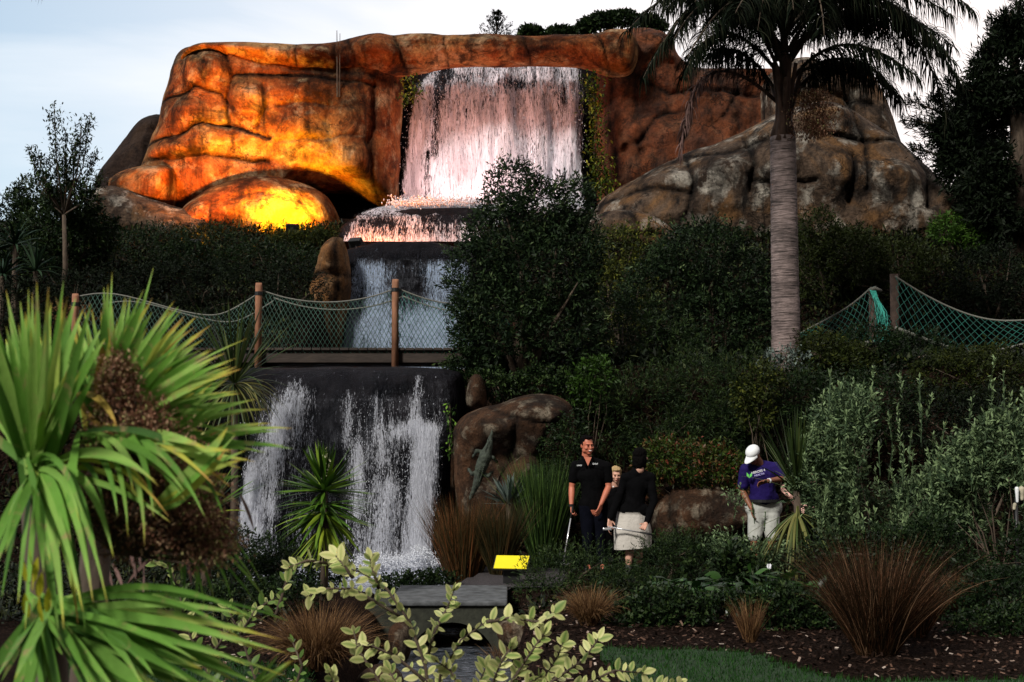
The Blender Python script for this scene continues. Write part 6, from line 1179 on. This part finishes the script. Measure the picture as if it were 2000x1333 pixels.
# ---- person mostly hidden behind the cordyline
q = J(18.4); g0 = gz(q(1560, 1090).x, 18.4); r = empty('person', (q(1560, 1090).x, 18.4, g0), 'person mostly hidden behind the cordyline, only pale hands and forearm showing', 'person')
hc = q(1585, 930, .1); Rh = rotm(math.radians(180 - 50), math.radians(-30)); body = MB(); headparts(body, hc, Rh, .98); shL, shR = q(1564, 962), q(1607, 965); hipL, hipR = q(1572, 1035, .1), q(1598, 1035, .1); elL, elR = q(1560, 990, -.1), q(1600, 1000, -.1); wrL, wrR = q(1541, 968, -.25), q(1572, 990, -.28)
torso(body, shL, shR, hipL, hipR, 0, .13, .14); kn = [q(1572, 1075), q(1600, 1075)]; an = [Vector((k_.x, 18.45, g0 + .09)) for k_ in kn]
for s_, e_, w_ in ((shL, elL, wrL), (shR, elR, wrR)): muscle(body, s_, e_, .05, .046, .038); muscle(body, e_, w_, .04, .04, .027)
hand(body, wrL, (-.8, -.2, .7), (.3, -.6, .5), 1, .5, 1.05); hand(body, wrR, (-.5, -.3, -.8), (-.6, -.4, 0), -1, .5, 1.0)
for h_, k_, a_ in zip((hipL, hipR), kn, an): muscle(body, h_, k_, .08, .08, .055); muscle(body, k_, a_, .055, .055, .035); body.cap(a_, a_ + Vector((0, -.14, -.05)), .035, .03)
body.remesh('body', SK4, r, .007, 4); facekids(hc, Rh, r, .98, False, [(0, -.028, .062, .082, .09, .072), (0, -.065, .02, .075, .055, .08)], HAIRD)
sh = MB(); torso(sh, shL, shR, hipL, hipR, .012, .14, .15)
for s_, e_ in ((shL, elL), (shR, elR)): sh.cap(s_, s_.lerp(e_, .6), .065, .062)
sh.remesh('shirt', BLK, r, .01, 3, .014, 7); tr = MB(); tr.cap(hipL, hipR, .105, .105)
for h_, k_, a_ in zip((hipL, hipR), kn, an): tr.cap(h_, k_, .10, .076); tr.cap(k_, a_, .076, .064); shoe(r, a_, a_ + Vector((0, -.2, -.08)))
tr.remesh('trousers', NAVY, r, .01, 3)
# pale rounded pair of shapes at the right edge
c = P(1988, 965, 15.4); r = empty('garden_ornament', (c.x, c.y, gz(c.x, c.y)), 'cream and white rounded ornament in the dark leaves at the right edge', 'ornament')
m = MB(); m.cap(P(1986, 955, 15.4), P(1987, 980, 15.4), .022, .014, 12); m.build('white_panel', WHC, r, True); m = MB(); m.cap(P(1995, 956, 15.45), P(1996, 975, 15.45), .035, .022, 12); m.cap(P(1982, 986, 15.45), P(1981, 994, 15.45), .022, .018, 12); m.remesh('body', simple('cream_stone', (.42, .38, .28), .8, var=.3, scale=14), r, .008, 2)
m = MB(); m.tube([(c.x, c.y + .06, gz(c.x, c.y)), (c.x, c.y + .06, c.z - .05)], .02, 8); m.build('post', BLACKM, r, True)
# ================================================================ foreground: broad strap leaved plant and variegated shrub
def leaf2(C, b0, b1, w, Y0, Y1, bend=0.0, tone=.5, zb=0.0, fold=.22, segs=10, face=None, dup=True, dn=3):
    if dup and w > .02:
        w *= .5
        for _ in range(dn):
            leaf2(C, (b0[0] + rng.normal() * 10, b0[1] + rng.normal() * 10), (b1[0] + rng.normal() * 30, b1[1] + 10 + rng.normal() * 32), w * (.7 + .4 * rng.random()), Y0 + rng.normal() * .03, Y1 + .08 + rng.normal() * .06, bend * (.7 + .6 * rng.random()), float(np.clip(tone + rng.normal() * .18, 0, .95)), zb, fold, segs, face, False)
    """one strap leaf from pixel b0 (depth Y0) to pixel b1 (depth Y1), arching by 'bend' metres"""
    A = P(b0[0], b0[1], Y0); B_ = P(b1[0], b1[1], Y1); d = B_ - A; Ln = d.length; up = Vector((0, 0, 1)) - d.normalized() * d.normalized().z
    up = up.normalized() if up.length > .2 else Vector((0, 1, 0)); M_ = A.lerp(B_, .5) + up * bend
    tt = np.linspace(0, 1, segs + 1); pts = [A * (1 - t) ** 2 + M_ * 2 * t * (1 - t) + B_ * t * t for t in tt]; V = []
    f = Vector(face) if face else Vector((rng.normal() * .35, -1, rng.normal() * .35 + .2)); prof_ = np.where(tt < .3, .45 + 1.83 * tt, 1.0) * (1 - np.clip((tt - .45) / .55, 0, 1) ** 1.9)
    for i, p in enumerate(pts):
        tg = (pts[min(i + 1, segs)] - pts[max(i - 1, 0)]).normalized(); s = tg.cross(f).normalized(); n_ = s.cross(tg); hw = w / 2 * max(prof_[i], .02)
        V += [(p - s * hw + n_ * hw * fold)[:], p[:], (p + s * hw + n_ * hw * fold)[:]]
    F = [(k * 3 + j, k * 3 + j + 1, k * 3 + j + 4, k * 3 + j + 3) for k in range(segs) for j in (0, 1)]
    tn = np.clip(np.repeat(tone + .5 * np.clip((tt - .82) / .18, 0, 1) ** 1.3, 3), 0, 1); C.add(np.array(V), np.array(F), tn)
G_FORE, t, b, o = newmat('broad_strap_leaves'); a_ = N(t, 'ShaderNodeAttribute', attribute_name='tone')
r_ = rampn(t, a_.outputs['Fac'], [(0, (.04, .12, .02)), (.4, (.16, .36, .05)), (.7, (.34, .54, .12)), (.9, (.55, .55, .08)), (1, (.55, .33, .08))])
c_ = mixc(t, rampn(t, noise(t, 18, 6, .7, sc=(1, 1, .4)).outputs['Fac'], [(.56, 0.), (.66, .75)]).outputs[0], r_.outputs[0], (.42, .30, .14)); c_ = mixc(t, .6, c_, rampn(t, noise(t, 5, 4, .6).outputs['Fac'], [(.35, .45), (.65, 1.0)]).outputs[0], 'MULTIPLY')
t.links.new(c_, b.inputs['Base Color']); b.inputs['Roughness'].default_value = .65; b.inputs['Specular IOR Level'].default_value = .2; bumpn(t, b, noise(t, 160, 2, .5, sc=(1, 1, .05)).outputs['Fac'], .4, .002)
tl = N(t, 'ShaderNodeBsdfTranslucent'); t.links.new(c_, tl.inputs[0]); mx = N(t, 'ShaderNodeMixShader'); mx.inputs[0].default_value = .3; t.links.new(b.outputs[0], mx.inputs[1]); t.links.new(tl.outputs[0], mx.inputs[2]); t.links.new(mx.outputs[0], o.inputs[0])
c = P(90, 1333, 2.9); fg = empty('cordyline', (c.x, 2.95, 0), 'big broad leaved strappy plant with bright green leaves in the left foreground', 'plant')
m = MB()
for a in ((70, 930, 2.9), (200, 870, 3.15), (95, 1160, 2.8)): m.tube([(c.x, 2.95, 0), (c.x + .02, 3.0, .7), P(a[0], a[1] + 40, a[2])], [.05, .04, .03], 10)
m.build('trunk', BARK, fg, True)
def mm(px_, Y): return px_ * Y / FPX
# crown at the far left: upright leaves, arching and hanging leaves
C = Cloud(); H = (70, 950)
for (x, y, w, bd) in [(72, 548, 34, .0), (95, 562, 30, .01), (40, 590, 30, 0), (12, 640, 32, 0), (-20, 620, 40, 0), (100, 590, 34, .0), (-60, 600, 40, 0), (120, 640, 30, 0), (30, 680, 40, .01), (60, 640, 44, .01), (-30, 760, 40, 0), (85, 700, 44, .01), (150, 700, 26, .02)]:
    leaf2(C, (H[0] + rng.normal() * 8, H[1] - 20), (x, y), mm(w, 2.9), 2.9, 2.8 + rng.normal() * .12, bd, .3 + .4 * rng.random())
for k in range(30):
    a = math.radians(rng.uniform(50, 135)); R_ = rng.uniform(260, 390); leaf2(C, (H[0] + rng.normal() * 14, H[1] + rng.normal() * 20), (H[0] + math.cos(a) * R_ * .7, H[1] - math.sin(a) * R_), mm(24, 2.9), 2.95, 2.95 + rng.normal() * .2, .02, .1 + .55 * rng.random(), dup=False)
for (x, y, w, bd, tn) in [(310, 950, 34, .10, .6), (305, 940, 22, .07, .5), (222, 1090, 34, .14, .45), (182, 1178, 30, .13, .5), (62, 1030, 36, .03, .35), (35, 1180, 34, .02, .45), (100, 1190, 36, .05, .5), (210, 1180, 30, .16, .5), (125, 1230, 34, .10, .6), (160, 1000, 30, .12, .3), (-40, 1150, 40, .05, .4), (330, 1010, 22, .12, .9), (10, 1080, 36, .03, .3), (85, 1120, 34, .03, .35), (190, 1090, 26, .14, .2), (140, 1150, 34, .10, .4)]:
    leaf2(C, (H[0] + rng.normal() * 10, H[1] - 30), (x, y), mm(w, 2.85), 2.9, 2.6 + rng.normal() * .08, bd, tn, dn=1)
C.build('leaves', G_FORE, fg)
# crown in the middle: fan to the upper right
C = Cloud(); H = (200, 860)
for (x, y, w, bd, tn) in [(203, 560, 30, 0, .45), (205, 600, 44, 0, .5), (244, 578, 22, .0, .6), (246, 640, 36, .0, .55), (298, 582, 22, .02, .8), (288, 640, 34, .02, .6), (341, 602, 22, .02, .6), (330, 650, 32, .02, .5), (378, 622, 22, .03, .85), (360, 618, 16, .02, .95), (400, 662, 28, .03, .75), (440, 690, 28, .04, .75), (446, 705, 30, .04, .5), (462, 700, 20, .04, .7), (378, 655, 30, .02, .5), (405, 690, 34, .03, .5), (436, 745, 38, .03, .4), (455, 730, 22, .04, .85), (350, 700, 44, .03, .45), (320, 690, 40, .02, .55), (300, 720, 44, .02, .6), (395, 745, 44, .03, .4), (270, 690, 40, .01, .6), (170, 640, 30, 0, .7), (150, 620, 24, 0, .75), (172, 690, 30, 0, .5), (230, 620, 26, 0, .6), (400, 780, 50, .03, .35), (345, 820, 50, .03, .35), (130, 700, 26, 0, .4), (420, 800, 30, .05, .4)]:
    leaf2(C, (H[0] + rng.normal() * 14, H[1] + rng.normal() * 14), (x, y), mm(w, 3.15), 3.15, 3.0 + rng.normal() * .1, bd, tn - .1)
for k in range(46):
    a = math.radians(rng.uniform(-20, 112)); R_ = rng.uniform(190, 300); leaf2(C, (H[0] + rng.normal() * 16, H[1] + rng.normal() * 20), (H[0] + math.cos(a) * R_, H[1] - math.sin(a) * R_ * 1.05), mm(24, 3.15), 3.2, 3.2 + rng.normal() * .22, .03, .15 + .55 * rng.random(), dup=False)
leaf2(C, (190, 800), (212, 640), mm(26, 3.0), 3.0, 2.95, .01, 1.0, dup=False)
for (x, y, w, bd, tn) in [(545, 843, 24, .05, .35), (500, 780, 22, .06, .5), (447, 738, 18, .03, .6), (440, 870, 34, -.02, .6), (455, 820, 22, .0, .5), (520, 885, 24, .06, .3)]:
    leaf2(C, (H[0] + 70, H[1] + 60), (x, y), mm(w, 3.2), 3.2, 3.05, bd, tn)
for (x, y, w, bd, tn) in [(230, 840, 14, .05, .97), (225, 850, 10, -.03, 1.0)]: leaf2(C, (150, 770), (x, y), mm(w, 2.9), 2.95, 2.85, bd, tn)
C.build('leaves', G_FORE, fg)
# lower crown: long leaves to the lower right
C = Cloud(); H = (90, 1190)
for (x, y, w, bd, tn) in [(478, 1258, 40, .04, .5), (513, 1266, 26, .05, .55), (515, 1272, 22, .03, .65), (500, 1210, 26, .10, .35), (480, 1298, 34, .04, .5), (430, 1290, 54, .03, .35), (400, 1340, 60, .0, .55), (330, 1370, 60, -.02, .5), (370, 1330, 50, .03, .3), (240, 1400, 44, .02, .5), (180, 1350, 44, .05, .4), (130, 1420, 44, .02, .45), (40, 1400, 44, 0, .45), (-10, 1330, 44, 0, .4), (300, 1320, 50, .06, .25), (60, 1300, 50, 0, .3), (570, 1290, 24, -.0, .6), (580, 1285, 18, 0, .85)]:
    st_ = (H[0] + rng.normal() * 12, H[1] + rng.normal() * 12) if x < 560 else (420, 1400)
    leaf2(C, st_, (x, y), mm(w, 2.75), 2.8, 2.55 + rng.normal() * .08, bd, tn - .08)
for (x, y, w, bd, tn) in [(440, 1080, 26, .10, .1), (500, 1140, 20, .12, .35), (420, 1180, 22, .1, .2), (390, 1110, 26, .1, .1), (355, 1150, 20, .12, .2), (460, 1060, 14, .05, .3)]:
    leaf2(C, (250 + rng.normal() * 30, 1000 + rng.normal() * 30), (x, y), mm(w, 3.2), 3.3, 3.2, bd, tn)
C.build('leaves', G_FORE, fg)
C = Cloud()
for (x, y) in [(58, 1082), (75, 1100), (70, 1150), (85, 1130), (52, 1170), (95, 1160), (62, 1120), (45, 1100), (80, 1180)]:
    leaf2(C, (x + rng.normal() * 5, y + 35), (x + rng.normal() * 6, y - 12), mm(16, 2.6), 2.62, 2.58, 0, .8)
C.build('young_leaves', leafmat('yellow_buds', [(0, (.35, .42, .03)), (1, (.72, .70, .05))], .5, .3, .2), fg)
# brown seed head behind the leaves
sh_ = empty('seed_head', P(300, 900, 3.05), 'brown bushy spent flower head among the broad leaves in the foreground', 'flower head'); C = Cloud(); mS = MB(); root = P(230, 1080, 2.9); cen = [(250, 840, 90, 60), (300, 900, 110, 80), (350, 970, 100, 70), (290, 1020, 120, 70), (390, 1050, 80, 40), (200, 940, 80, 70), (230, 760, 26, 60)]
for (x, y, rx_, ry_) in cen:
    B = pblobs([(x, y, rx_, ry_)], 2.92); p, nr = leafpts(B, 3600, .1, .25, 22); p = p + rng.normal(size=p.shape) * [.016, .012, .016]; n = len(p)
    V, F, T = blades(p, unit(nr + rng.normal(size=(n, 3)) * .8), .0055 + .006 * rng.random(n), .0045, .2, 2, prof='oval'); C.add(V, F, T)
    for _ in range(60): q_ = Vector(p[int(rng.integers(n))]); mS.tube([root, root.lerp(q_, .6) + Vector(rng.normal(size=3) * .01), q_], [.003, .0016, .0008], 4)
C.build('seeds', BROWNF, sh_); mS.build('stalks', BARK, sh_)
C = Cloud()
for (x, y, w, bd, tn) in [(330, 905, 30, .05, .4), (420, 880, 30, .02, .6), (360, 960, 26, .08, .3), (455, 880, 30, -.01, .75), (470, 915, 22, .02, .6), (300, 1010, 24, .12, .35), (250, 1050, 24, .14, .5), (400, 1010, 22, .10, .3), (130, 1100, 26, .1, .4), (420, 950, 16, .05, .9), (260, 960, 26, .10, .5), (230, 1010, 22, .12, .3)]:
    leaf2(C, (190 + rng.normal() * 25, 860 + rng.normal() * 25), (x, y), mm(w * 1.3, 2.85), 2.9, 2.72 + rng.normal() * .06, bd, tn, dn=1)
for (x, y, w, bd, tn) in [(445, 835, 34, -.02, .65), (440, 880, 26, -.03, .85), (480, 880, 16, .02, .5)]: leaf2(C, (300, 990), (x, y), mm(w * 1.6, 2.8), 2.8, 2.75, bd, tn, dn=1)
C.build('leaves', G_FORE, fg)
C = Cloud(); n = 160; px_ = 150 + 320 * rng.random(n); py_ = 860 + 260 * rng.random(n)
for i in range(34): leaf2(C, (px_[i], py_[i]), (px_[i] + rng.normal() * 25, py_[i] + 40 + 50 * rng.random()), mm(7, 3.4), 3.45, 3.4, .01, .6 + .4 * rng.random(), segs=5)
C.build('dry_bracts', DRYP, sh_)
# variegated shrub
vY = 6.2; c = P(840, 1333, vY); vg = empty('shrub', (c.x, vY, 0), 'variegated shrub with cream edged leaves across the bottom foreground', 'shrub'); mS = MB(); C = Cloud()
def vstem(pts, n, ll=27, dy=0.0, w=.5, tone=(.5, 1)):
    q = [P(a, b_, vY + dy + rng.normal() * .06) for a, b_ in pts]; mS.tube(q, list(np.linspace(.009, .003, len(q))), 6)
    A = np.array([list(v) for v in q]); s = np.concatenate([[0], np.cumsum(np.linalg.norm(np.diff(A, axis=0), axis=1))])
    n = int(n * 1.8)
    for k in range(n):
        t = (k + .6) / n * s[-1]; b_ = np.array([np.interp(t, s, A[:, i]) for i in range(3)]); i = min(np.searchsorted(s, t), len(s) - 1); tg = unit(A[i] - A[i - 1]); o_ = unit(rng.normal(size=3) * [1, .6, .8]); o_ = unit(o_ - tg * (o_ @ tg))
        for sg_ in ((1, -1) if k < n - 1 else (1, -1, 0)):
            d = unit(tg * .55 + o_ * sg_ * .95 + np.array([0, -.15, .25])); L_ = ll * vY / FPX * (.5 + .75 * rng.random()); V, F, T = blades([b_], [d], L_, L_ * w, .5 * rng.random(), 6, fold=.2, prof='oval', sidehint=np.cross(d, unit(np.array([rng.normal() * .5, -1, .6 + rng.normal() * .4]))))
            tt = np.repeat(np.linspace(0, 1, 7), 3); rim = np.tile([1, 0, 1], 7); base_ = tone[0] + (tone[1] - tone[0]) * rng.random(); C.add(V, F, np.clip(base_ * (.55 + .45 * rim) + .05 * tt, 0, 1))
for pts, n in [([(850, 1420), (830, 1300), (800, 1215), (755, 1150), (705, 1118), (648, 1102)], 13), ([(800, 1215), (740, 1180), (690, 1150), (640, 1150), (600, 1165)], 8), ([(830, 1300), (850, 1230), (875, 1185), (888, 1150)], 7), ([(740, 1150), (730, 1120), (722, 1090)], 4), ([(690, 1130), (672, 1105), (655, 1085)], 4),
               ([(650, 1102), (600, 1095), (560, 1110)], 4), ([(760, 1400), (740, 1330), (700, 1270), (690, 1230)], 6), ([(830, 1330), (770, 1280), (720, 1260), (680, 1265)], 6), ([(850, 1400), (860, 1320), (900, 1250), (950, 1215)], 8),
               ([(950, 1215), (1000, 1207), (1050, 1215), (1085, 1195)], 7), ([(980, 1400), (1000, 1330), (1040, 1270), (1065, 1235)], 8), ([(960, 1420), (960, 1340), (980, 1290), (1000, 1262)], 7), ([(1000, 1400), (1080, 1330), (1140, 1290), (1170, 1245)], 9), ([(940, 1420), (900, 1350), (880, 1310), (850, 1290)], 7),
               ([(1050, 1420), (1110, 1350), (1200, 1310), (1260, 1315)], 9), ([(900, 1420), (930, 1350), (950, 1300)], 6), ([(1080, 1400), (1060, 1330), (1090, 1280), (1100, 1255)], 7), ([(1150, 1420), (1200, 1370), (1280, 1340), (1330, 1335)], 8), ([(820, 1420), (780, 1350), (760, 1310)], 6),
               ([(880, 1440), (980, 1360), (1060, 1320)], 8), ([(1100, 1440), (1150, 1360), (1180, 1320)], 6), ([(700, 1420), (660, 1350), (640, 1310)], 5)]:
    vstem(pts, n, dy=rng.normal() * .25)
for pts, n, ll in [([(560, 1440), (500, 1330), (470, 1240), (440, 1180)], 8, 30), ([(470, 1240), (500, 1190), (545, 1165)], 5, 28), ([(540, 1200), (560, 1130), (580, 1105)], 4, 26), ([(440, 1400), (400, 1300), (360, 1220), (350, 1150)], 8, 30), ([(400, 1300), (440, 1240), (480, 1205)], 5, 28), ([(350, 1150), (330, 1110), (300, 1095)], 4, 28), ([(560, 1400), (590, 1300), (570, 1250)], 6, 26)]:
    vstem(pts, n, ll * .9, .5, .42, (.1, .75))
C.build('leaves', G_VAR, vg); mS.build('stems', BARK, vg, True)
